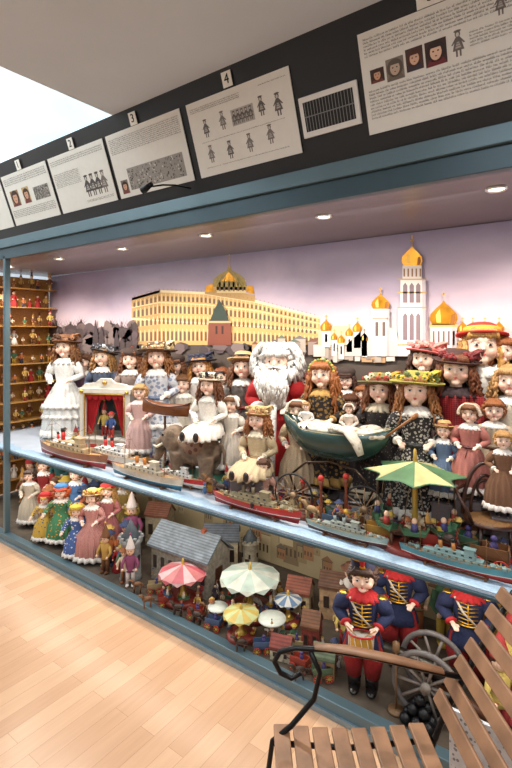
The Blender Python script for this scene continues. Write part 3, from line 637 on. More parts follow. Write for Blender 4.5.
doll(232,404,15,.38,'small doll in ivory dress with white bonnet',('short',(120,80,50)),dict(c1=cl((212,204,190))),dict(kind='bonnet',c1=cl((216,208,196)),c2=cl((230,226,218)),tilt=(0,0)),'hold')
for (u,v,hp,lab,hc,dc,hk) in ((84,366,15,'doll in mauve dress standing behind the others',(90,56,34),(140,110,130),None),(176,366,16,'doll in rust dress with a dark cap',(110,66,36),(140,70,50),'cap'),(222,376,16,'auburn doll in dark green dress',(130,70,36),(50,66,52),None),(302,382,17,'doll in navy dress with red beret',(90,54,30),(44,50,80),'beret'),(346,380,17,'doll in black dress with brown fur hat',(70,40,26),(50,40,40),'cap'),(400,380,18,'doll in wine dress with brown hair',(96,54,30),(100,34,40),None),(440,385,19,'doll in dark dress with a cream bonnet',(130,80,44),(70,54,50),'bonnet'),(362,394,16,'doll in ochre dress with auburn curls',(140,84,44),(150,116,66),None),(504,350,24,'tall doll in grey dress with auburn hair',(150,86,44),(120,110,110),None)):
    doll(u,v,hp,.68,lab,('ringlet' if hp>15 else 'short',hc),dict(c1=cl(dc),R=.13),dict(kind=hk,c1=cl((120,60,50) if hk=='beret' else (210,196,170) if hk=='bonnet' else (60,46,40)),c2=cl((200,180,150) if hk=='bonnet' else (60,40,36)),tilt=(0,0)) if hk else None,'down')
doll(258,419,20,.27,'seated doll in cream ruffled dress with brown curls',('ringlet',(150,92,50)),dict(c1=cl((190,170,136)),c2=cl((216,204,178)),sash=(150,120,80)),dict(kind='brim',c1=cl((190,160,110)),c2=cl((150,110,70)),fl=[(200,170,120)],br=.11),'hold',sit=True)
doll(263,466,13,.2,'little seated doll in red checked dress',('short',(90,56,36)),dict(c1=cl((150,60,50),kind='plaid',rgb2=(220,200,180),k=30)),None,'out',sit=True)
doll(444,430,15,.36,'small doll in blue smock with straw hat',('short',(150,100,60)),dict(c1=cl((90,110,140))),dict(kind='boater',c1=straw,c2=cl((120,40,40)),br=.11),'hold')
doll(503,440,16,.3,'small doll in brown pinafore with fair hair',('short',(186,140,84)),dict(c1=cl((120,84,60))),None,'hold')
# ================================================= ELEPHANT PULL TOY
ex=P(197,445,.27)
e=top('elephant_pull_toy','worn brown plush elephant on a green wheeled platform','toy',(ex.x,.27,SH+.001),.12,1.28)
mb=MB(); mb.ell((.0,0,.155),(.125,.066,.078)); mb.ell((-.125,0,.185),(.062,.055,.062)); mb.tube([(-.165,0,.185),(-.205,0,.15),(-.215,0,.10),(-.235,0,.075)],[.036,.026,.019,.014],seg=10)
for sx in(-.075,.08):
    for s in(-1,1): mb.tube([(sx,s*.042,.14),(sx,s*.045,.07),(sx-.004,s*.045,.045)],[.038,.03,.032],seg=10)
mb.tube([(.12,0,.19),(.145,0,.15),(.14,0,.1)],[.012,.008,.006])
for s in(-1,1): mb.ell((-.1,s*.062,.19),(.038,.012,.05))
BM=remesh(mb,.006); put(BM,'body',cl((122,102,84),bump=.9,amt=.4,scale=40),e)
mb=MB(); mb.lathe([(.02,.085),(.07,.075),(.078,.02),(.074,-.01,.02),(.07,-.01)],0,30,c=(.01,0,.155),sy=.92); put(mb,'saddle_cloth',cl((140,110,90),kind='floral',rgb2=(100,60,50),k=40),e)
for s in(-1,1):
    put(MB().tube([(-.165,s*.028,.165),(-.2,s*.034,.145),(-.225,s*.03,.15)],[.007,.006,.002]),'tusk',mat((226,216,190)),e)
    put(MB().ell((-.158,s*.045,.205),.006),'eye',eyeK,e)
put(MB().box((-.01,0,.04),(.36,.13,.014)),'platform',mat((60,116,96),rough=.4),e,bevel=.004)
def wheelmesh(r,t=.008,sp=8,solid=False,th=.012):
    mb=MB(); mb.ring((0,0,0),r-t/2,t/2,0,'y',28,8)
    mb.cyl((0,-th,0),(0,th,0),r*.14,1)
    if solid: mb.cyl((0,-th*.3,0),(0,th*.3,0),r-t/2,1,24)
    for i in range(sp): a=2*pi*i/sp; mb.tube([(0,0,0),((r-t/2)*math.cos(a),0,(r-t/2)*math.sin(a))],t*.28,1,6)
    return mb
for sx in(-.14,.12):
    for s in(-1,1): put(wheelmesh(.033,solid=True),'wheel',[mat((190,36,32),rough=.3),mat((206,150,50))],e,loc=(sx,s*.078,.033))
doll(207,390,22,.28,'doll in white lace dress riding the elephant, black trimmed hat',('ringlet',(110,66,38)),dict(c1=cl((224,218,208)),c2=cl((232,226,216),kind='lace',rgb2=(190,180,170),k=80),n=20),dict(kind='brim',c1=cl((226,214,190)),c2=cl((30,28,32)),fl=[(36,34,40),(200,190,170)],br=.12),'hold',sit=True,pos=(P(208,400,.29).x,.3,SH+.285),h=.57,ped=False,yaw=.3)
# ================================================= SHIPS
def ship(u0,u1,y,label,hull=(230,226,220),low=(170,30,28),deck=(196,150,100),sup=(236,232,226),fun=2,fc=(200,40,34),guns=False,z=SH+.016,rz=0,masts=2,group='toy ships'):
    a=P(u0,400,y).x; b_=P(u1,400,y).x; L=(b_-a); B=L*.12; H=L*.09
    e=top('toy_ship',label,'toy ship',((a+b_)/2,y,z),rz,group=group)
    mb=MB(); n=22; lv=[(0,.25),(.4,.8),(.46,.84),(.85,.97),(1,1.0)]; vs=[]
    def bw(s): return B/2*max(.03,(1-abs(s)**2.6)) if s<0 else B/2*max(.02,(1-abs(s)**1.9))
    for i in range(n):
        s=-1+2*i/(n-1); she=1+.28*max(0,s)**2+.12*max(0,-s)**2
        for k,(zz,ww) in enumerate(lv):
            xx=s*L/2*(1-.07*(1-zz)*(1 if abs(s)>.7 else 0)); vs.append((xx,-bw(s)*ww,zz*H*she)); vs.append((xx,bw(s)*ww,zz*H*she))
    m=len(lv)*2
    for i in range(n-1):
        for k in range(len(lv)-1):
            for q in(0,1): A0=i*m+k*2+q; mb.f.append((A0,A0+2,A0+m+2,A0+m)); mb.m.append(1 if k==0 else(2 if k==1 else 0)); mb.s.append(True)
        mb.f.append((i*m,i*m+1,(i+1)*m+1,(i+1)*m)); mb.m.append(1); mb.s.append(True)
    for i in(0,n-1):
        mb.f.append([i*m+2*k for k in range(len(lv))]+[i*m+2*k+1 for k in range(len(lv))][::-1]); mb.m.append(0); mb.s.append(False)
    mb.v=vs
    put(mb,'hull',[mat(hull,rough=.35,amt=.3,scale=12),mat(low,rough=.35,amt=.3,scale=12),mat((230,224,210),rough=.3)],e)
    mb=MB(); vs=[];fs=[]
    for i in range(n): s=-1+2*i/(n-1); she=1+.28*max(0,s)**2+.12*max(0,-s)**2; vs+=[(s*L/2,-bw(s)*.96,H*she*.93),(s*L/2,bw(s)*.96,H*she*.93)]
    for i in range(n-1): fs.append((2*i,2*i+1,2*i+3,2*i+2))
    mb.add(vs,fs); put(mb,'deck',wood(deck),e)
    mb=MB(); mb.box((-.02*L,0,H*1.15),(L*.5,B*.6,H*.5)); mb.box((.0,0,H*1.55),(L*.34,B*.48,H*.4)); mb.box((L*.12,0,H*1.95),(L*.08,B*.4,H*.5)); mb.box((L*.12,0,H*2.25),(L*.1,B*.5,H*.08))
    for k in range(8):
        for s in(-1,1): x=-.22*L+k*.06*L; mb.box((x,s*B*.3,H*1.2),(L*.02,B*.02,H*.18),1)
    for k in range(5):
        for s in(-1,1): x=-.13*L+k*.065*L; mb.box((x,s*B*.24,H*1.58),(L*.025,B*.02,H*.16),1)
    put(mb,'superstructure',[mat(sup,rough=.4,amt=.2,scale=20),mat((50,60,70),rough=.2)],e,bevel=L*.002)
    for k in range(fun):
        x=-L*.12+k*L*.11; mb=MB(); mb.tube([(x,0,H*1.6),(x-L*.008,0,H*2.5)],L*.017,0,14); mb.tube([(x-L*.008,0,H*2.5),(x-L*.011,0,H*2.85)],L*.018,1,14); put(mb,'funnel',[mat(fc,rough=.35),mat((24,24,26),rough=.4)],e)
    for x in([-.3,.25][:masts]):
        mb=MB(); mb.tube([(x*L,0,H),(x*L,0,H*3.6)],[L*.004,L*.002],0,6); mb.tube([(x*L,-B*.35,H*3.0),(x*L,B*.35,H*3.0)],L*.002,0,6)
        mb.tube([(x*L,0,H*3.5),((x+.2*(1 if x>0 else -1))*L,0,H*1.2)],L*.0012,0,4); mb.tube([(x*L,0,H*3.5),(0,0,H*2.3)],L*.0012,0,4); put(mb,'mast',wood((120,84,50)),e)
    mb=MB(); 
    for s in(-1,1):
        for k in range(10): x=-.42*L+k*.093*L; sw=bw(x*2/L)*.94; mb.tube([(x,s*sw,H*1.0),(x,s*sw,H*1.3)],L*.0018,0,4)
        mb.tube([(-.42*L+k*.093*L,s*bw((-.42+k*.093)*2)*.94,H*1.28) for k in range(10)],L*.0016,0,4)
    put(mb,'railing',metal((190,180,150)),e)
    if guns:
        for x in(-.33,.3,.39):
            mb=MB(); mb.lathe([(0,.35*H),(L*.022,.3*H),(L*.028,0)],0,14,c=(x*L,0,H*1.05)); d=1 if x>0 else -1
            for s in(-1,1): mb.tube([(x*L,s*L*.008,H*1.25),((x+.08*d)*L,s*L*.008,H*1.32)],L*.0035,0,6)
            put(mb,'gun_turret',mat(sup,rough=.4),e)
    else:
        for k in range(3):
            for s in(-1,1): put(MB().ell((-.16*L+k*.1*L,s*B*.36,H*1.62),(L*.03,L*.01,L*.01)),'lifeboat',mat((230,226,214)),e)
    mb=MB(); 
    for x in(-.25,.25): mb.box((x*L,0,-.004),(L*.02,B*.8,.014))
    mb.box((0,0,-.008),(L*.5,B*.15,.005)); put(mb,'stand',wood((110,70,40)),e)
    return e
ship(40,108,.1,'long brown and red toy steamer with wooden deck',hull=(150,96,70),low=(176,36,30),fun=1,sup=(190,166,130))
ship(112,184,.09,'toy liner with cream hull and blue waterline',hull=(196,180,160),low=(60,110,130),fun=2,fc=(196,120,50),sup=(196,186,168))
ship(213,302,.09,'long red hulled toy battleship with grey superstructure',hull=(176,44,38),low=(150,30,28),sup=(150,140,112),fun=2,fc=(120,110,90),guns=True)
ship(306,389,.085,'grey green toy warship with two funnels',hull=(140,160,154),low=(90,50,46),sup=(150,158,150),deck=(170,140,104),fun=2,fc=(150,160,156),guns=True)
ship(399,520,.085,'teal toy battleship with red waterline',hull=(82,136,146),low=(170,50,40),sup=(130,160,160),deck=(160,120,84),fun=2,fc=(180,120,60),guns=True)
ship(84,146,.22,'white and red toy steamer with small funnel',hull=(206,194,176),low=(190,36,32),fun=2)
ship(150,208,.18,'red toy boat with white cabin',hull=(180,36,32),low=(226,220,210),fun=1)
ship(44,84,.2,'small green toy tugboat with red funnel',hull=(60,96,76),low=(150,40,34),fun=1)
ship(262,312,.19,'small brown toy paddle boat with cream cabin',hull=(120,76,50),low=(70,46,36),fun=1,sup=(190,170,130))
ship(352,402,.19,'small dark toy boat with yellow funnel',hull=(60,64,70),low=(150,40,36),fun=1,fc=(210,170,60))
bx=P(165,407,.3)
def rowboat(p,L,label,c,cin,rz=0,tilt=0):
    e=top('rowing_boat',label,'toy boat',p,rot=(0,tilt,rz)); n=20; vs=[];fs=[];B=L*.3;H=L*.2
    for i in range(n):
        s=-1+2*i/(n-1); w=B/2*max(.02,1-abs(s)**2.2); she=1+.4*s*s
        for k in range(9): 
            t=-1+2*k/8; vs.append((s*L/2*(1-.06*(1-abs(t))),w*t,H*she*(abs(t)**2.2)+H*.12*s*s))
    for i in range(n-1):
        for k in range(8): a=i*9+k; fs.append((a,a+1,a+10,a+9))
    mb=MB(); mb.add(vs,fs); o=put(mb,'hull',wood(c,.3),e); sd=o.modifiers.new('s','SOLIDIFY'); sd.thickness=L*.012
    for s in(-1,1): put(MB().tube([((-1+2*i/(n-1))*L/2,s*B/2*max(.02,1-abs(-1+2*i/(n-1))**2.2),H*(1+.4*(-1+2*i/(n-1))**2)+H*.12*(-1+2*i/(n-1))**2) for i in range(n)],L*.012,0,6),'gunwale',wood(cin,.3),e)
    for x in(-.2,0,.2): put(MB().box((x*L,0,H*.75),(L*.07,B*.82,L*.012)),'thwart',wood(cin,.3),e)
    return e
rowboat((bx.x,.3,bx.z-.05),.30,'varnished brown wooden rowing boat held by a doll',(130,76,40),(84,46,26),rz=.5,tilt=.1)
st=MB(); st.box((0,0,(bx.z-.05-SH)/2),(.01,.01,bx.z-.06-SH)); st.box((0,0,.01),(.1,.07,.02)); put(st,'boat_stand',wood((90,56,34)),None,loc=(bx.x,.3,SH+.001),label='dark wooden post stand carrying the rowing boat',cat='stand')
# ================================================= TOY THEATRE
tx=P(112,420,.38)
e=top('toy_theatre','white toy puppet theatre with red curtains and gilt trim','toy theatre',(tx.x,.38,SH+.001),.4,1.12)
wm=mat((212,206,194),rough=.5,amt=.08); gm=metal((200,160,80)); rm=cl((170,20,30)); w=.33
mb=MB(); mb.box((0,0,.055),(w*1.1,.2,.11)); mb.box((0,0,.115),(w*1.16,.22,.012)); put(mb,'base',[wm],e,bevel=.003)
for k in range(5): put(MB().box((-w*.4+k*w*.2,-.101,.055),(w*.13,.004,.06)),'base_panel',mat((190,50,44)),e)
mb=MB(); mb.box((-w*.46,0,.26),(w*.1,.18,.28)); mb.box((w*.46,0,.26),(w*.1,.18,.28)); mb.box((0,.08,.26),(w*.84,.015,.28)); mb.box((0,0,.405),(w*1.06,.19,.03))
mb.prism([(-w*.5,.42),(w*.5,.42),(w*.42,.445),(w*.2,.455),(w*.1,.48),(-w*.1,.48),(-w*.2,.455),(-w*.42,.445)],-.08,-.06); put(mb,'proscenium',wm,e,bevel=.002)
mb=MB(); mb.tube([(-w*.4,-.092,.13),(-w*.4,-.092,.385),(w*.4,-.092,.385),(w*.4,-.092,.13)],.005,0,6); mb.ell((0,-.085,.455),.014); [mb.ell((s*w*.46,-.095,.4),.013) for s in(-1,1)]; put(mb,'gilt_trim',gm,e)
for s in(-1,1):
    mb=MB(); vs=[];fs=[]
    for i in range(12):
        z=.385-.25*i/11; inner=w*.06+w*.25*(i/11)**.7
        for k in range(15): t=k/14; vs.append((s*(inner+(w*.41-inner)*t),-.06+.008*math.cos(t*30),z))
    for i in range(11):
        for k in range(14): a=i*15+k; fs.append((a,a+1,a+16,a+15))
    mb.add(vs,fs); put(mb,'curtain',rm,e)
mb=MB()
for k in range(6): mb.ell((-w*.33+k*w*.132,-.075,.375),(w*.07,.012,.028))
put(mb,'valance',rm,e)
put(MB().box((0,.07,.26),(w*.8,.004,.25)),'painted_scene',mat((70,84,90),kind='floral',rgb2=(120,100,60),k=14),e)
def figmesh(var,seed):
    rd=random.Random(seed); mb=MB()
    mb.ell((0,0,.88),(.1,.1,.12),0,12,8); mb.ell((0,.02,.92),(.11,.1,.12),1,12,8)
    if var==0: mb.lathe([(.04,.78),(.12,.72),(.1,.6),(.08,.5),(.16,.35,.05),(.24,.02,.1),(.2,0)],2,24,n=8)
    else:
        mb.lathe([(.04,.78),(.13,.72),(.12,.55),(.1,.42),(.12,.36)],2,16,sy=.7)
        for s in(-1,1): mb.tube([(s*.06,0,.42),(s*.07,0,.05)],[.06,.045],3,8); mb.ell((s*.07,-.04,.03),(.05,.09,.035),3,8,6)
    for s in(-1,1): mb.tube([(s*.13,0,.7),(s*.2,-.04,.55),(s*.17,-.12,.47)],[.045,.04,.03],2,8); mb.ell((s*.165,-.14,.46),.035,0,8,6)
    for s in(-1,1): mb.ell((s*.035,-.092,.89),.013,4,6,4)
    mb.ell((0,-.095,.84),(.02,.01,.01),5,6,4)
    if var==2: mb.lathe([(0,1.28),(.05,1.15),(.11,.96),(.12,.94)],3,14); mb.ell((0,0,1.29),.035,2,8,6)
    elif rd.random()<.6: mb.lathe([(0,1.04),(.08,1.03),(.1,.96),(.17,.95),(.17,.94),(.1,.94)],3,18)
    return mb
FIGC=[((166,40,40),(220,206,180)),((60,84,136),(190,60,50)),((196,170,90),(160,50,50)),((214,206,196),(120,80,60)),((70,104,76),(180,150,60)),((130,64,96),(210,196,190)),((60,50,60),(190,170,130)),((190,110,60),(50,60,90)),((180,140,70),(110,70,40)),((150,100,60),(206,170,90)),((200,180,150),(150,90,50)),((120,70,44),(190,140,70))]
FIGM=[(figmesh(i%3,i).mesh('figurine'),[mat((230,190,162),rough=.4),hairm([(90,54,30),(180,130,70),(60,36,24),(140,80,40)][i%4]),cl(a),cl(b_),eyeK,lipm]) for i,(a,b_) in enumerate(FIGC)]
def fig(p,h,i=None,group='small toy figures',rz=None,label=None):
    i=R.randrange(12) if i is None else i; me,ms=FIGM[i]
    lab=['small doll figure in red dress','small toy soldier figure in blue jacket','small clown figure with pointed yellow and red hat','small doll in white dress','small figure in green jacket','small puppet in plum coat with pointed hat','small doll in dark dress','small boy figure in orange jacket','small puppet in golden coat with pointed hat','small doll in brown dress','small figure in cream jacket','small puppet in dark brown coat'][i]
    return put(me,'toy_figurine',ms,None,loc=p,rot=(0,0,R.uniform(.1,.8) if rz is None else rz),scl=h,label=label or lab,cat='figurine',group=group)
fig((tx.x-.03,.34,SH+.137),.19,2,'theatre puppets'); fig((tx.x+.06,.33,SH+.137),.17,1,'theatre puppets')
# ================================================= PRAM
px=P(336,450,.3)
e=top('doll_pram','dark green doll pram with white blanket and spoked wheels','pram',(px.x,.3,SH+.001),.08)
L0=.52; vs=[];fs=[];n=24
for i in range(n):
    s=-1+2*i/(n-1); w=.1*max(.25,(1-abs(s)**3.2)); top_=.40+.035*abs(s)**2.5+(.02 if s<-.6 else 0); bot=.27+.10*abs(s)**3
    for k in range(9): t=-1+2*k/8; vs.append((s*L0/2*(1-.12*(1-abs(t))*abs(s)),w*t*(.8+.2*abs(t)),bot+(top_-bot)*abs(t)**3))
for i in range(n-1):
    for k in range(8): a=i*9+k; fs.append((a,a+1,a+10,a+9))
mb=MB(); mb.add(vs,fs); mb.add([vs[k] for k in range(9)],[list(range(9))]); mb.add([vs[(n-1)*9+k] for k in range(9)],[list(range(9))])
o=put(mb,'body',mat((34,62,56),rough=.25,amt=.1,coat=.4),e); s_=o.modifiers.new('s','SOLIDIFY'); s_.thickness=.006
for s in(-1,1): put(MB().tube([vs[i*9+(0 if s<0 else 8)] for i in range(n)],.003,0,6),'rim',mat((150,140,110),rough=.3),e)
mb=MB(); 
for k in range(34): 
    t=R.uniform(-.85,.9); mb.ell((t*L0*.42,R.uniform(-.05,.05),.40+R.uniform(-.005,.018)),(.045,.035,.018),0,10,7)
mb.tube([(.02,-.05,.42),(.1,-.1,.425),(.14,-.115,.38),(.16,-.115,.33)],[.03,.035,.03,.02],0,10,flat=.4); put(mb,'blanket',cl((206,198,182),kind='lace',rgb2=(170,156,136),k=40),e)
mb=MB()
for s in(-1,1):
    mb.tube([(-.17,s*.07,.1),(-.2,s*.075,.18),(-.12,s*.07,.25),(0,s*.07,.27),(.12,s*.07,.25),(.2,s*.075,.18),(.17,s*.07,.1)],.006,0,6)
    mb.tube([(-.17,s*.07,.1),(.17,s*.07,.1)],.005,0,6)
for x in(-.17,.17): mb.tube([(x,-.1,.1),(x,.1,.1)],.005,0,6)
put(mb,'chassis',metal((70,56,46)),e)
mb=MB(); [mb.tube([(.25,s*.06,.41),(.36,s*.06,.5)],.005,0,6) for s in(-1,1)]; mb.tube([(.36,-.06,.5),(.36,.06,.5)],.009,0,8); put(mb,'handle',wood((140,90,50)),e)
for x in(-.17,.17):
    for s in(-1,1): put(wheelmesh(.1,.009,12),'wheel',[mat((40,36,34)),mat((170,140,110),metal=.5)],e,loc=(x,s*.1,.1))
doll(300,440,9,.3,'baby doll with blond hair lying in the green pram',('short',(180,136,86)),dict(c1=cl((220,214,206))),None,'hold',sit=True,pos=(px.x-.16,.3,SH+.40),h=.2,ped=False,yaw=.4)
doll(375,440,9,.3,'baby doll in knitted bonnet sitting in the green pram',('short',(120,80,50)),dict(c1=cl((206,186,170))),dict(kind='bonnet',c1=cl((220,200,170)),c2=cl((230,226,216)),tilt=(0,0)),'hold',sit=True,pos=(px.x+.06,.31,SH+.40),h=.22,ped=False,yaw=.4)
# ================================================= CAROUSELS
def carousel(p,r,h,label,cols,seats=6,ridge=.13,edge=None,ew=.86,cc=.05,n=12):
    e=top('toy_carousel',label,'toy carousel',p,.3)
    mb=MB(); mb.lathe([(0,.03),(r*.75,.028),(r*.8,.02),(r*.8,0),(0,0)],0,30); put(mb,'base',mat((130,50,40),rough=.4),e)
    mb=MB(); mb.lathe([(0,h*1.18),(.006,h*1.16),(.008,h*1.05),(.012,h*.6),(.01,h*.4),(.018,h*.2),(.03,.03),(0,.03)],0,14); put(mb,'pole',mat((206,170,80),rough=.3,metal=.5),e)
    mb=MB(); z1=h-ridge*r
    for i in range(n):
        a0,a1=2*pi*i/n,2*pi*(i+1)/n; k=i%len(cols)
        def ar(q,z): return [(q*math.cos(a0+(a1-a0)*t/6)*(1-cc*math.sin(pi*t/6)*(q/r)),q*math.sin(a0+(a1-a0)*t/6)*(1-cc*math.sin(pi*t/6)*(q/r)),z) for t in range(7)]
        A1=ar(r*ew,z1+(h*1.02-z1)*(1-ew)); A2=ar(r,z1)
        mb.add([(0,0,h*1.02)]+A1,[(0,t+1,t+2) for t in range(6)],k,None,False)
        mb.add(A1+A2,[(t,t+1,t+8,t+7) for t in range(6)],len(cols) if edge else k,None,False)
        if not edge: am=(a0+a1)/2; mb.add([(r*math.cos(a0),r*math.sin(a0),z1),(r*math.cos(a1),r*math.sin(a1),z1),(r*1.01*math.cos(am),r*1.01*math.sin(am),z1-r*.13)],[(0,1,2)],(k+1)%len(cols),None,False)
    o=put(mb,'canopy',[mat(c,rough=.5,amt=.2,scale=15) for c in cols+([edge] if edge else [])],e); s=o.modifiers.new('s','SOLIDIFY'); s.thickness=.002
    for i in range(seats):
        a=2*pi*i/seats; x,y=r*.72*math.cos(a),r*.72*math.sin(a); mb=MB(); M=Matrix.Translation((x,y,h*.3))@Matrix.Rotation(a+pi/2,4,'Z')
        k=r*.26
        mb.prism([(-k,k*.5),(-k*.7,-k*.1),(k*.7,-k*.1),(k,k*.5),(k*.75,k*.15),(-k*.75,k*.15)],-k*.35,k*.35,0,M=M)
        mb.ell((0,0,k*.85),(k*.2,k*.2,k*.24),2,8,6,M=M); mb.tube([(0,0,k*.1),(0,0,k*.7)],[k*.3,k*.18],1,8,M=M)
        for s in(-1,1): mb.tube([(s*k*.8,0,k*.3),(s*k*.3,0,z1-h*.3)],r*.008,3,4,M=M)
        put(mb,'swing_seat',[mat(R.choice([(150,40,36),(60,80,110),(190,150,60),(60,100,70)])),mat(R.choice([(60,60,110),(200,190,170),(160,50,40)])),mat((230,190,160)),metal((120,100,80))],e)
    return e
cx=P(415,470,.24)
carousel((cx.x,.24,SH+.001),.205,.325,'tin toy carousel with star shaped cream canopy edged in green',[(196,186,130),(86,122,84)],8,.2,edge=(62,100,74),ew=.95,cc=.28,n=8)
carousel((P(455,480,.4).x,.44,SH+.001),.11,.22,'small tin roundabout with red and cream canopy',[(160,50,44),(206,190,150)],5,.3)
for (u,y,h) in((321,.17,.2),(346,.2,.22),(303,.2,.16)):
    p=P(u,500,y); mb=MB(); mb.lathe([(0,h),(.012,h*.98),(.008,h*.9),(.005,h*.7),(.009,h*.45),(.006,h*.2),(.01,.03),(.034,.014),(.036,0),(0,0)],0,18); mb.ell((0,0,h+.008),.014,1)
    put(mb,'turned_stand',[wood((120,60,40)),mat((190,50,40))],None,loc=(p.x,y,SH+.001),label='small turned wooden stand with round foot',cat='stand',group='turned stands')
# ================================================= BENTWOOD CHAIR
chp=P(484,470,.26)
e=top('doll_chair','dark brown bentwood doll armchair','chair',(chp.x+.02,.27,SH+.001),.5)
dk=wood((60,32,22),.3)
put(MB().lathe([(0,.155),(.075,.155),(.085,.148),(.085,.14),(0,.14)],0,28),'seat',mat((120,84,46),kind='lace',rgb2=(80,52,30),k=120),e)
put(MB().ring((0,0,.147),.088,.008,ts=8),'seat_frame',dk,e)
for a in(.8,2.34,3.95,5.48): put(MB().tube([(.07*math.cos(a),.07*math.sin(a),.145),(.078*math.cos(a),.078*math.sin(a),.07),(.095*math.cos(a),.095*math.sin(a),0)],[.008,.007,.006]),'leg',dk,e)
put(MB().ring((0,0,.06),.066,.005),'stretcher',dk,e)
mb=MB(); mb.tube([(.085*math.cos(t),.05,.15+.2*math.sin(t)) for t in [pi*i/14 for i in range(15)]],.008,0,8); mb.tube([(.055*math.cos(t),.055,.15+.15*math.sin(t)) for t in [pi*i/12 for i in range(13)]],.006,0,8); mb.ring((0,.055,.25),.03,.005,axis='y'); put(mb,'backrest',dk,e)
for s in(-1,1): put(MB().tube([(s*.08,.05,.26),(s*.12,.01,.255),(s*.125,-.04,.245),(s*.1,-.06,.2),(s*.08,-.05,.15)],.0065),'armrest',dk,e)
def cart(p,rz,label,c1,c2,s=1.0):
    e=top('toy_cart',label,'toy cart',p,rz,s)
    mb=MB(); mb.box((0,0,.04),(.1,.05,.008)); mb.box((0,.023,.055),(.1,.004,.03)); mb.box((0,-.023,.055),(.1,.004,.03)); mb.box((.048,0,.055),(.004,.05,.03)); put(mb,'cart_body',mat(c1,rough=.4),e)
    mb=MB(); mb.ell((-.12,0,.062),(.034,.014,.017),0); mb.tube([(-.145,0,.066),(-.16,0,.09),(-.178,0,.088)],[.012,.009,.006],0); 
    for x in(-.142,-.1):
        for q in(-1,1): mb.tube([(x,q*.008,.055),(x,q*.008,0)],[.006,.004],0,6)
    mb.tube([(-.087,0,.066),(-.078,0,.04)],[.004,.006],0,6); put(mb,'horse',mat(c2,rough=.5),e)
    put(MB().tube([(-.13,-.02,.06),(-.05,-.02,.045),(-.05,.02,.045),(-.13,.02,.06)],.002),'shaft',dk,e)
    for x in(-.03,.03):
        for q in(-1,1): put(wheelmesh(.022,.005,8,th=.004),'wheel',[mat((180,40,30)),mat((210,170,70))],e,loc=(x,q*.032,.022))
    put(MB().ell((.01,0,.066),(.012,.01,.016)).ell((.01,0,.09),.009),'driver',mat((70,60,110)),e)
    return e
for u,v,y,c1,c2 in((440,530,.17,(150,50,40),(96,60,36)),(465,520,.22,(60,90,70),(190,170,140)),(378,540,.15,(170,130,60),(60,44,34)),(230,500,.2,(60,80,120),(130,90,50)),(240,500,.16,(140,50,40),(70,50,40)),(150,480,.3,(150,120,70),(90,60,40)),(490,520,.17,(120,80,50),(60,40,30)),(450,500,.3,(170,60,40),(110,80,50)),(335,500,.14,(70,90,110),(150,120,80))):
    p=P(u,v,y); cart((p.x,y,SH+.008),R.uniform(-.3,.3),'small tin horse and cart with red wheels',c1,c2,1.25 if u>400 else 1)
for i in range(22):
    p=P(470+R.uniform(-14,24),545,R.uniform(.15,.28)); put(MB().ell((0,0,.012),.012),'marble',mat(R.choice([(120,130,140),(200,196,190),(90,60,50)]),rough=.2),None,loc=(p.x,p.y,SH+.008),label='small round marble lying on the shelf',cat='marble',group='shelf marbles')
for i in range(48):
    u=R.uniform(225,505); y=R.uniform(.15,.3); p=P(u,500,y); fig((p.x,y,SH+.006),R.uniform(.06,.13),group='miniature figures on the shelf')
for i in range(14):
    u=R.uniform(48,92); y=R.uniform(.25,.5); p=P(u,450,y); fig((p.x,y,SH+.006),R.uniform(.07,.14),group='miniature figures on the shelf')
def drum(p,s):
    e=top('toy_drum','small tin toy drum with red hoops','toy drum',p,0,s,group='tin drums'); c=R.choice([(60,90,150),(200,160,60),(60,120,90)])
    put(MB().lathe([(0,.05),(.035,.05),(.035,.005),(0,.005)],0,20,sm=False),'shell',mat(c,kind='plaid',rgb2=(230,220,190),k=12),e)
    for z in(.006,.049): put(MB().ring((0,0,z),.036,.004),'hoop',mat((186,36,32),rough=.3),e)
for u in(172,236,310,392,432,470): y=R.uniform(.2,.3); p=P(u,500,y); drum((p.x,y,SH+.004),R.uniform(.7,1.2))
for i in range(30):
    u=R.uniform(140,505); y=R.uniform(.15,.36); p=P(u,500,y); h=R.uniform(.05,.09); c=R.choice([(190,50,40),(220,180,70),(70,100,140),(120,70,40),(210,200,180)])
    put(MB().lathe([(0,h),(h*.12,h*.96),(h*.15,h*.85),(h*.08,h*.72),(h*.1,h*.62),(h*.22,h*.3),(h*.16,.0),(0,0)],0,14).ring((0,0,h*.68),h*.1,h*.025,1,seg=12,ts=5),'ninepin',[mat(c,rough=.3),mat((230,220,190))],None,loc=(p.x,y,SH+.009),label='small painted wooden ninepin standing among the toys',cat='ninepin',group='painted ninepins')
for i in range(22):
    u=R.uniform(150,500); y=R.uniform(.2,.4); p=P(u,500,y); s=R.uniform(.025,.04); put(MB().box((0,0,s/2),(s,s,s)).box((0,0,s/2),(s*.7,s*1.01,s*.7),1).box((0,0,s/2),(s*1.01,s*.7,s*.7),1),'toy_block',[mat(R.choice([(200,170,120),(180,60,50),(80,110,140)])),mat(R.choice([(210,190,140),(120,80,50)]))],None,loc=(p.x,y,SH+.005),rot=(0,0,R.uniform(0,1.5)),label='small painted wooden toy block',cat='toy block',group='wooden blocks')
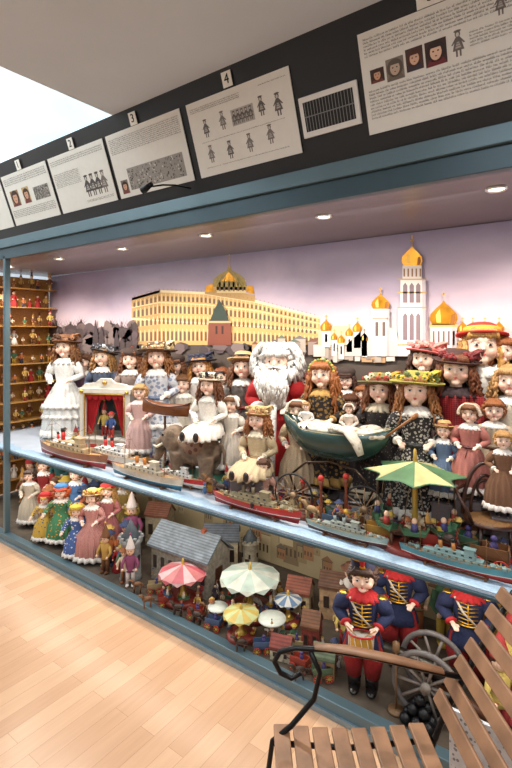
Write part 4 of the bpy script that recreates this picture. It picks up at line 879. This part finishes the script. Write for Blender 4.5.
# ================================================= LOWER DISPLAY
def ld(u,y): p=P(u,500,y); return (p.x,y,LF+.001)
def lowdoll(u,y,h,label,**k): return doll(u,500,10,y,label,pos=ld(u,y),h=h,floor=LF,ped=False,**k)
lowdoll(92,.12,.44,'doll in red and white check dress with straw hat',hair=('short',(120,80,50)),dress=dict(c1=cl((166,60,56),kind='plaid',rgb2=(206,180,170),k=24),R=.22,hem=.05),ht=dict(kind='brim',c1=straw,c2=cl((150,40,40)),fl=[(220,180,80)],br=.13))
lowdoll(76,.3,.47,'doll in blue dress with green bonnet',hair=('short',(150,100,60)),dress=dict(c1=cl((80,120,170)),R=.2),ht=dict(kind='brim',c1=cl((60,130,110)),c2=cl((220,200,80)),fl=[(220,90,60)],br=.12))
lowdoll(108,.26,.44,'doll in pink dress with blond hair',hair=('ringlet',(186,140,80)),dress=dict(c1=cl((180,110,110))),ht=dict(kind='beret',c1=cl((180,50,50)),c2=cl((230,220,200))))
lowdoll(61,.12,.4,'clown doll in green and orange costume',hair=('fluff',(200,90,40)),dress=dict(c1=cl((70,130,90),kind='dots',rgb2=(230,160,60),k=24),R=.18),ht=dict(kind='cap',c1=cl((60,110,160)),c2=cl((220,60,50))),pose='out',wide=1.3)
lowdoll(30,.16,.42,'doll in cream dress with dark curls',hair=('short',(60,40,30)),dress=dict(c1=cl((196,184,164))))
lowdoll(44,.3,.46,'doll in scarlet coat with fur cap',hair=('short',(120,80,50)),dress=dict(c1=cl((150,44,44))),ht=dict(kind='cap',c1=cl((70,50,40)),c2=cl((70,50,40))))
lowdoll(122,.42,.44,'fair doll in yellow dress',hair=('ringlet',(206,170,110)),dress=dict(c1=cl((186,160,90))))
lowdoll(60,.5,.48,'doll in teal dress with brown ringlets',hair=('ringlet',(100,60,34)),dress=dict(c1=cl((60,110,110))))
lowdoll(92,.55,.5,'doll in white pinafore with red bonnet',hair=('short',(120,70,40)),dress=dict(c1=cl((206,200,190))),ht=dict(kind='bonnet',c1=cl((160,50,50)),c2=cl((206,196,180)),tilt=(0,0)))
lowdoll(45,.08,.33,'clown doll in yellow suit with red cap',hair=('fluff',(190,70,40)),dress=dict(c1=cl((200,164,70),kind='dots',rgb2=(60,90,150),k=20),R=.18),ht=dict(kind='cap',c1=cl((180,40,40)),c2=cl((220,180,60))),pose='out',wide=1.3)
lowdoll(77,.07,.34,'clown doll in blue and white costume',hair=('fluff',(220,180,90)),dress=dict(c1=cl((70,100,160),kind='dots',rgb2=(220,214,200),k=20),R=.18),ht=dict(kind='beret',c1=cl((220,190,70)),c2=cl((190,50,50))),pose='out',wide=1.3)
for i in range(46):
    u=R.uniform(20,132); y=R.uniform(.2,.66); fig(ld(u,y),R.uniform(.2,.36),group='small figures in the lower display')
for i in range(12):
    u=R.uniform(100,132); y=R.uniform(.05,.2); fig(ld(u,y),R.uniform(.14,.24),group='small figures in the lower display')
for i in range(50):
    u=R.uniform(150,340); y=R.uniform(.05,.5); fig(ld(u,y),R.uniform(.05,.1),group='small figures in the lower display')
def tower(p,r,h,label,c=(150,150,146),rc=(96,104,110)):
    e=top('toy_castle_tower',label,'toy building',p,.3)
    mb=MB(); mb.lathe([(r*1.1,0),(r,.02),(r*.95,h*.62),(r*1.12,h*.66),(r*1.12,h*.72),(0,h*.72)],0,24); 
    for k in range(10): a=2*pi*k/10; mb.box((r*1.05*math.cos(a),r*1.05*math.sin(a),h*.74),(r*.3,r*.3,h*.05))
    put(mb,'wall',mat(c,amt=.3,scale=60,rough=.8,bump=.4),e)
    put(MB().lathe([(0,h*1.1),(r*.08,h*1.02),(r*.98,h*.73),(r*.9,h*.72)],0,24),'roof',mat(rc,rough=.6,amt=.25),e)
    for k in range(4):
        a=-pi/2+k*1.1-.8; put(MB().box((r*.97*math.cos(a),r*.97*math.sin(a),h*.4),(r*.2,r*.2,h*.1)),'window',mat((40,34,30)),e)
    put(MB().box((0,-r,.04),(r*.5,r*.15,.08)),'door',mat((60,40,30)),e)
tower(ld(131,.12),.06,.33,'grey stone toy castle tower with conical roof',(136,138,138),(84,94,102))
tower(ld(250,.62),.05,.24,'pale toy tower with grey roof',(170,160,140))
def house(p,w,d,h,label,c,rc,rz=.3,name='toy_house',rh=.5):
    e=top(name,label,'toy building',p,rz)
    mb=MB(); mb.box((0,0,h/2),(w,d,h)); mb.prism([(-d/2,h),(d/2,h),(0,h+d*rh)],-w/2,w/2,axis='x'); put(mb,'walls',mat(c,rough=.8,amt=.3,scale=50,bump=.4),e)
    mb=MB(); mb.prism([(-d*.6,h-.005),(0,h+d*rh),(d*.6,h-.005),(d*.6,h+.008),(0,h+d*rh+.014),(-d*.6,h+.008)],-w*.54,w*.54,axis='x')
    put(mb,'roof',mat(rc,rough=.7,amt=.3,scale=25,kind='stripe',rgb2=tuple(int(x*.8) for x in rc),k=30),e)
    n=max(2,int(w/.06))
    for k in range(n):
        x=-w/2+w*(k+.5)/n; put(MB().box((x,-d/2-.001,h*.55),(w/n*.4,.006,h*.35)),'window',mat((54,44,40),rough=.3),e)
    put(MB().box((w/2+.001,0,h*.35),(.006,d*.3,h*.7)),'door',mat((74,44,30),rough=.3),e)
    put(MB().box((w*.25,0,h+d*rh*.9),(w*.06,w*.06,d*.35)),'chimney',mat((150,80,60)),e)
house(ld(190,.3),.42,.2,.2,'grey roofed toy farmhouse with stone walls',(140,132,118),(112,120,128),rz=.05)
house(ld(222,.52),.2,.13,.2,'toy barn with slate grey roof',(170,156,130),(100,106,116),rz=.6)
house(ld(312,.2),.08,.08,.12,'small red toy hut with brown roof',(130,56,44),(110,70,44),rh=.6)
house(ld(300,.42),.12,.1,.12,'small beige toy house with red roof',(176,156,120),(130,70,50))
house(ld(282,.08),.09,.07,.05,'tiny toy stall with cream walls',(186,176,150),(130,60,50))
house(ld(335,.5),.14,.1,.16,'toy town house with brown roof',(166,134,100),(110,76,56))
house(ld(160,.55),.16,.12,.2,'toy mill with reddish tiled roof',(160,146,120),(130,80,60),rz=.4)
house(ld(325,.1),.09,.07,.08,'small wooden toy stall with faded green roof',(150,120,84),(96,110,84))
carousel(ld(183,.14),.13,.19,'red and pink canopied toy roundabout',[(186,90,98),(206,170,170),(194,116,116)],6,.3)
carousel(ld(209,.36),.11,.23,'small red canopied toy roundabout',[(180,96,96),(200,180,170)],5,.3)
carousel(ld(250,.26),.155,.22,'large white and pale green canopied toy roundabout',[(204,206,192),(176,190,178)],6,.22)
carousel(ld(241,.07),.085,.14,'yellow canopied toy roundabout',[(196,168,86),(186,192,136)],4,.25)
carousel(ld(288,.3),.07,.14,'small blue and white canopied toy roundabout',[(100,124,154),(200,200,194)],4,.3)
def table(p,r,h,label):
    e=top('toy_table',label,'toy table',p); put(MB().lathe([(0,h),(r,h),(r*1.02,h-.004),(r,h-.008),(0,h-.008)],0,28),'table_top',mat((206,210,198),rough=.3),e)
    put(MB().lathe([(.005,h-.008),(.006,.02),(r*.5,.004),(r*.5,0),(0,0)],0,16),'pedestal',metal((150,140,120)),e)
table(ld(272,.14),.065,.11,'round white toy cafe table'); table(ld(218,.1),.05,.08,'small round pale toy table')
for i,(u,y) in enumerate(((166,.05),(196,.06),(214,.05),(262,.05),(295,.15),(300,.06),(228,.16),(272,.3),(322,.06),(155,.1))):
    cart(ld(u,y),R.uniform(0,1),'small wooden horse cart on the lower deck',R.choice([(150,60,44),(170,150,110),(70,90,120),(90,110,80)]),R.choice([(120,80,50),(190,180,166),(60,44,34)]),.8)
def soldier(u,y,h,label,drum=True):
    def ex_(e,dz):
        for s in(-1,1):
            put(MB().tube([(s*.042,0,.46),(s*.06,-.005,.3),(s*.056,0,.12)],[.06,.068,.046],0,12),'trouser_leg',cl((156,28,30),kind='stripe',rgb2=(110,18,22),k=30),e)
            put(MB().tube([(s*.052,0,.02),(s*.052,0,.17)],[.038,.044],0,12).ell((s*.052,-.03,.026),(.034,.065,.026)),'boot',mat((26,22,22),rough=.25),e)
            mb=MB(); mb.ell((s*.108,0,.752),(.036,.03,.014),0); 
            for k in range(9): a=2*pi*k/9; mb.tube([(s*.108+.032*math.cos(a),.028*math.sin(a),.752),(s*.112+.036*math.cos(a),.032*math.sin(a),.715)],.004,0,5)
            put(mb,'epaulette',metal((210,160,60)),e)
        mb=MB()
        for k in range(6): mb.ell((0,-.083,.72-k*.03),.007); mb.tube([(-.055,-.070,.728-k*.03),(0,-.082,.72-k*.03),(.055,-.070,.728-k*.03)],.0045,0,5)
        mb.tube([(0,-.08,.73),(0,-.082,.56)],.004); mb.ring((0,0,.553),.083,.007); put(mb,'gold_braid',metal((220,170,60)),e)
        mb=MB(); mb.tube([(-.075,-.05,.75),(-.03,-.084,.66),(.05,-.08,.56)],.006,0,6,flat=1.5); put(mb,'crossbelt',cl((206,194,176)),e)
        if drum:
            mb=MB(); M=Matrix.Translation((0,-.165,.5))@Matrix.Rotation(-.25,4,'X')
            mb.lathe([(.0,.05),(.07,.05),(.07,-.05),(0,-.05)],0,28,M=M,sm=False); mb.ring((0,0,.05),.072,.007,1,M=M); mb.ring((0,0,-.05),.072,.007,1,M=M)
            for k in range(12): a=2*pi*k/12; mb.tube([(.072*math.cos(a),.072*math.sin(a),.05),(.072*math.cos(a+.26),.072*math.sin(a+.26),-.05)],.002,2,4,M=M)
            mb.lathe([(0,.052),(.066,.0525)],2,28,M=M); put(mb,'drum',[mat((200,150,60),metal=.5,rough=.3),mat((180,30,30)),mat((226,220,204))],e)
            for s in(-1,1): put(MB().tube([(s*.085,-.15,.59),(s*.02,-.2,.56)],[.005,.003],0,6),'drumstick',wood((170,120,70)),e)
    return lowdoll(u,y,h,label,hair=('short',(60,36,24)),dress=dict(c1=cl((30,38,72)),c2=cl((176,34,36)),coat=True,hem=.36,sl=.042,shoe=(20,18,18)),ht=dict(kind='shako',c1=cl((28,30,56)),c2=metal((210,160,60)),fl=[(190,30,34)],tilt=(0,0),scale=.9),name='soldier_doll',extra=ex_,wide=1.3)
soldier(363,.11,.51,'soldier doll in blue coat and red trousers with drum')
soldier(399,.36,.51,'soldier doll in blue coat and red trousers',drum=False)
soldier(468,.36,.51,'soldier doll in blue coat near the cannon',drum=False)
cp=ld(430,.17)
e=top('toy_cannon','toy field cannon with grey spoked wheels','cannon',cp,.1)
for s in(-1,1): put(wheelmesh(.13,.022,10,th=.024),'wheel',[mat((100,94,92),rough=.5),mat((124,114,106),rough=.5)],e,loc=(0,s*.07,.13))
put(MB().lathe([(0,-.12),(.02,-.115),(.036,-.09),(.034,0),(.026,.15),(.024,.2),(.032,.215),(.032,.23),(.018,.232),(.016,.15)],0,20,M=Matrix.Translation((0,0,.155))@Matrix.Rotation(-pi/2+.12,4,'Y')),'barrel',metal((70,66,60),.35),e)
put(MB().tube([(0,0,.13),(.15,0,.07),(.28,0,.015)],[.018,.016,.012],0,8).tube([(0,-.07,.13),(0,.07,.13)],.01,0,8),'carriage',wood((96,60,40)),e)
bx0,by0,_=ld(419,.075); r=.021
for lay,nn in((0,3),(1,2),(2,1)):
    for i in range(nn):
        for j in range(nn):
            put(MB().ell((0,0,0),r),'cannonball',mat((36,36,38),rough=.35,metal=.6),None,loc=(bx0+(i-(nn-1)/2)*2*r,by0+(j-(nn-1)/2)*1.9*r+.01,LF+r+lay*r*1.42),label='black iron toy cannonball in a stacked pile',cat='cannonball',group='cannonball pile')
p=ld(396,.08); put(MB().tube([(0,0,0),(0,0,.26)],.004).lathe([(0,.27),(.014,.26),(.014,.23),(0,.22)],0,10).lathe([(0,.012),(.03,.01),(.032,0),(0,0)],0,14),'ramrod',wood((120,90,60)),None,loc=p,label='slim toy cannon ramrod standing by the soldier',cat='ramrod')
for i,(u,y,h) in enumerate(((345,.3,.2),(335,.16,.12),(385,.5,.3),(500,.2,.3),(520,.3,.4),(350,.5,.28),(415,.6,.34),(445,.6,.36),(490,.55,.4))): fig(ld(u,y),h,group='small figures in the lower display')
# ================================================= SIDE SHELVING
e=top('side_shelf_unit','wooden end shelving crowded with small souvenir dolls','shelf unit',(-4.25,.4,0))
put(MB().box((0,0,1.03),(.02,.74,1.9)),'back_panel',wood((170,120,56)),e)
NS=11
for k in range(NS): put(MB().box((.08,0,.22+k*.165),(.15,.72,.008)),'shelf_board',wood((176,130,70)),e)
for k in range(NS):
    for j in range(9): fig((-4.16+R.uniform(-.04,.04),.09+j*.078,.225+k*.165),R.uniform(.07,.145),R.choice([2,3,7,8,9,10,11,8,10,0,4]),group='souvenir dolls on the end shelves',rz=pi/2+R.uniform(-.8,.2))
# ================================================= BENCH
bo=Vector((-.727,-.638,0))
be=top('park_bench','slatted wooden bench with black scrolled iron armrest','bench',bo,rot=(0,0,math.atan2(.6,.8)))
ir=mat((20,20,22),rough=.35,metal=.5,amt=.1)
slm=mat((142,104,76),rough=.4,amt=.3,scale=14)
for k in range(8):
    x=.025+k*.052; z=.435-.012*math.sin(k/7*pi)
    put(MB().box((x,-.65,z),(.042,1.3,.014)),'seat_slat',slm,be,bevel=.003)
for k in range(7):
    t=k/6; x=.45+.168*t; z=.515+.275*t; put(MB().box((0,0,0),(.011,1.3,.037)),'back_slat',slm,be,loc=(x,-.645,z),rot=(0,.55,0),bevel=.003)
for yy in(-.03,-1.28):
    mb=MB()
    mb.tube([(.075,yy,.60),(.05,yy,.585),(.02,yy,.60),(.005,yy,.63),(.02,yy,.655),(.06,yy,.665),(.14,yy,.66),(.26,yy,.64),(.38,yy,.61),(.50,yy,.585)],.007,0,10)
    mb.tube([(.10,yy,.655),(.125,yy,.60),(.11,yy,.53),(.05,yy,.46),(.0,yy,.42),(-.01,yy,.35),(.02,yy,.2),(-.02,yy,.02)],.007,0,10)
    mb.tube([(0,yy,.415),(.2,yy,.40),(.43,yy,.42)],.007,0,10); mb.tube([(.64,yy,.81),(.55,yy,.66),(.46,yy,.5),(.42,yy,.4),(.42,yy,.25),(.5,yy,.02)],.008,0,10)
    mb.tube([(.02,yy,.2),(.2,yy,.28),(.42,yy,.25)],.007,0,8); mb.box((-.02,yy,.01),(.05,.04,.02)); mb.box((.5,yy,.01),(.05,.04,.02))
    put(mb,'iron_frame',ir,be)
    mb=MB(); mb.tube([(.11,yy,.670),(.2,yy,.660),(.32,yy,.635),(.45,yy,.602)],[.013,.017,.017,.013],0,10,flat=.4); put(mb,'armrest',slm,be)
pm=mat((196,200,206),rough=.4,metal=.3,kind='dots',rgb2=(120,124,130),k=60)
put(MB().box((0,0,.17),(.5,.012,.34)),'perforated_panel',pm,None,loc=(-.14,-.16,0.0),bevel=.002,label='light grey perforated metal panel standing by the case',cat='panel')
# ================================================= CAMERA / WORLD
w=bpy.data.worlds.new('w'); sc.world=w; w.use_nodes=True; w.node_tree.nodes['Background'].inputs[0].default_value=(.85,.93,1,1); w.node_tree.nodes['Background'].inputs[1].default_value=.6
c=bpy.data.cameras.new('camera'); co=bpy.data.objects.new('camera',c); COL.objects.link(co); sc.camera=co
co.location=CAM; co.rotation_euler=(pi/2,0,math.atan2(.5922,.8058)); c.sensor_width=36; c.lens=F/768*36; c.shift_y=-53/768; c.clip_start=.02
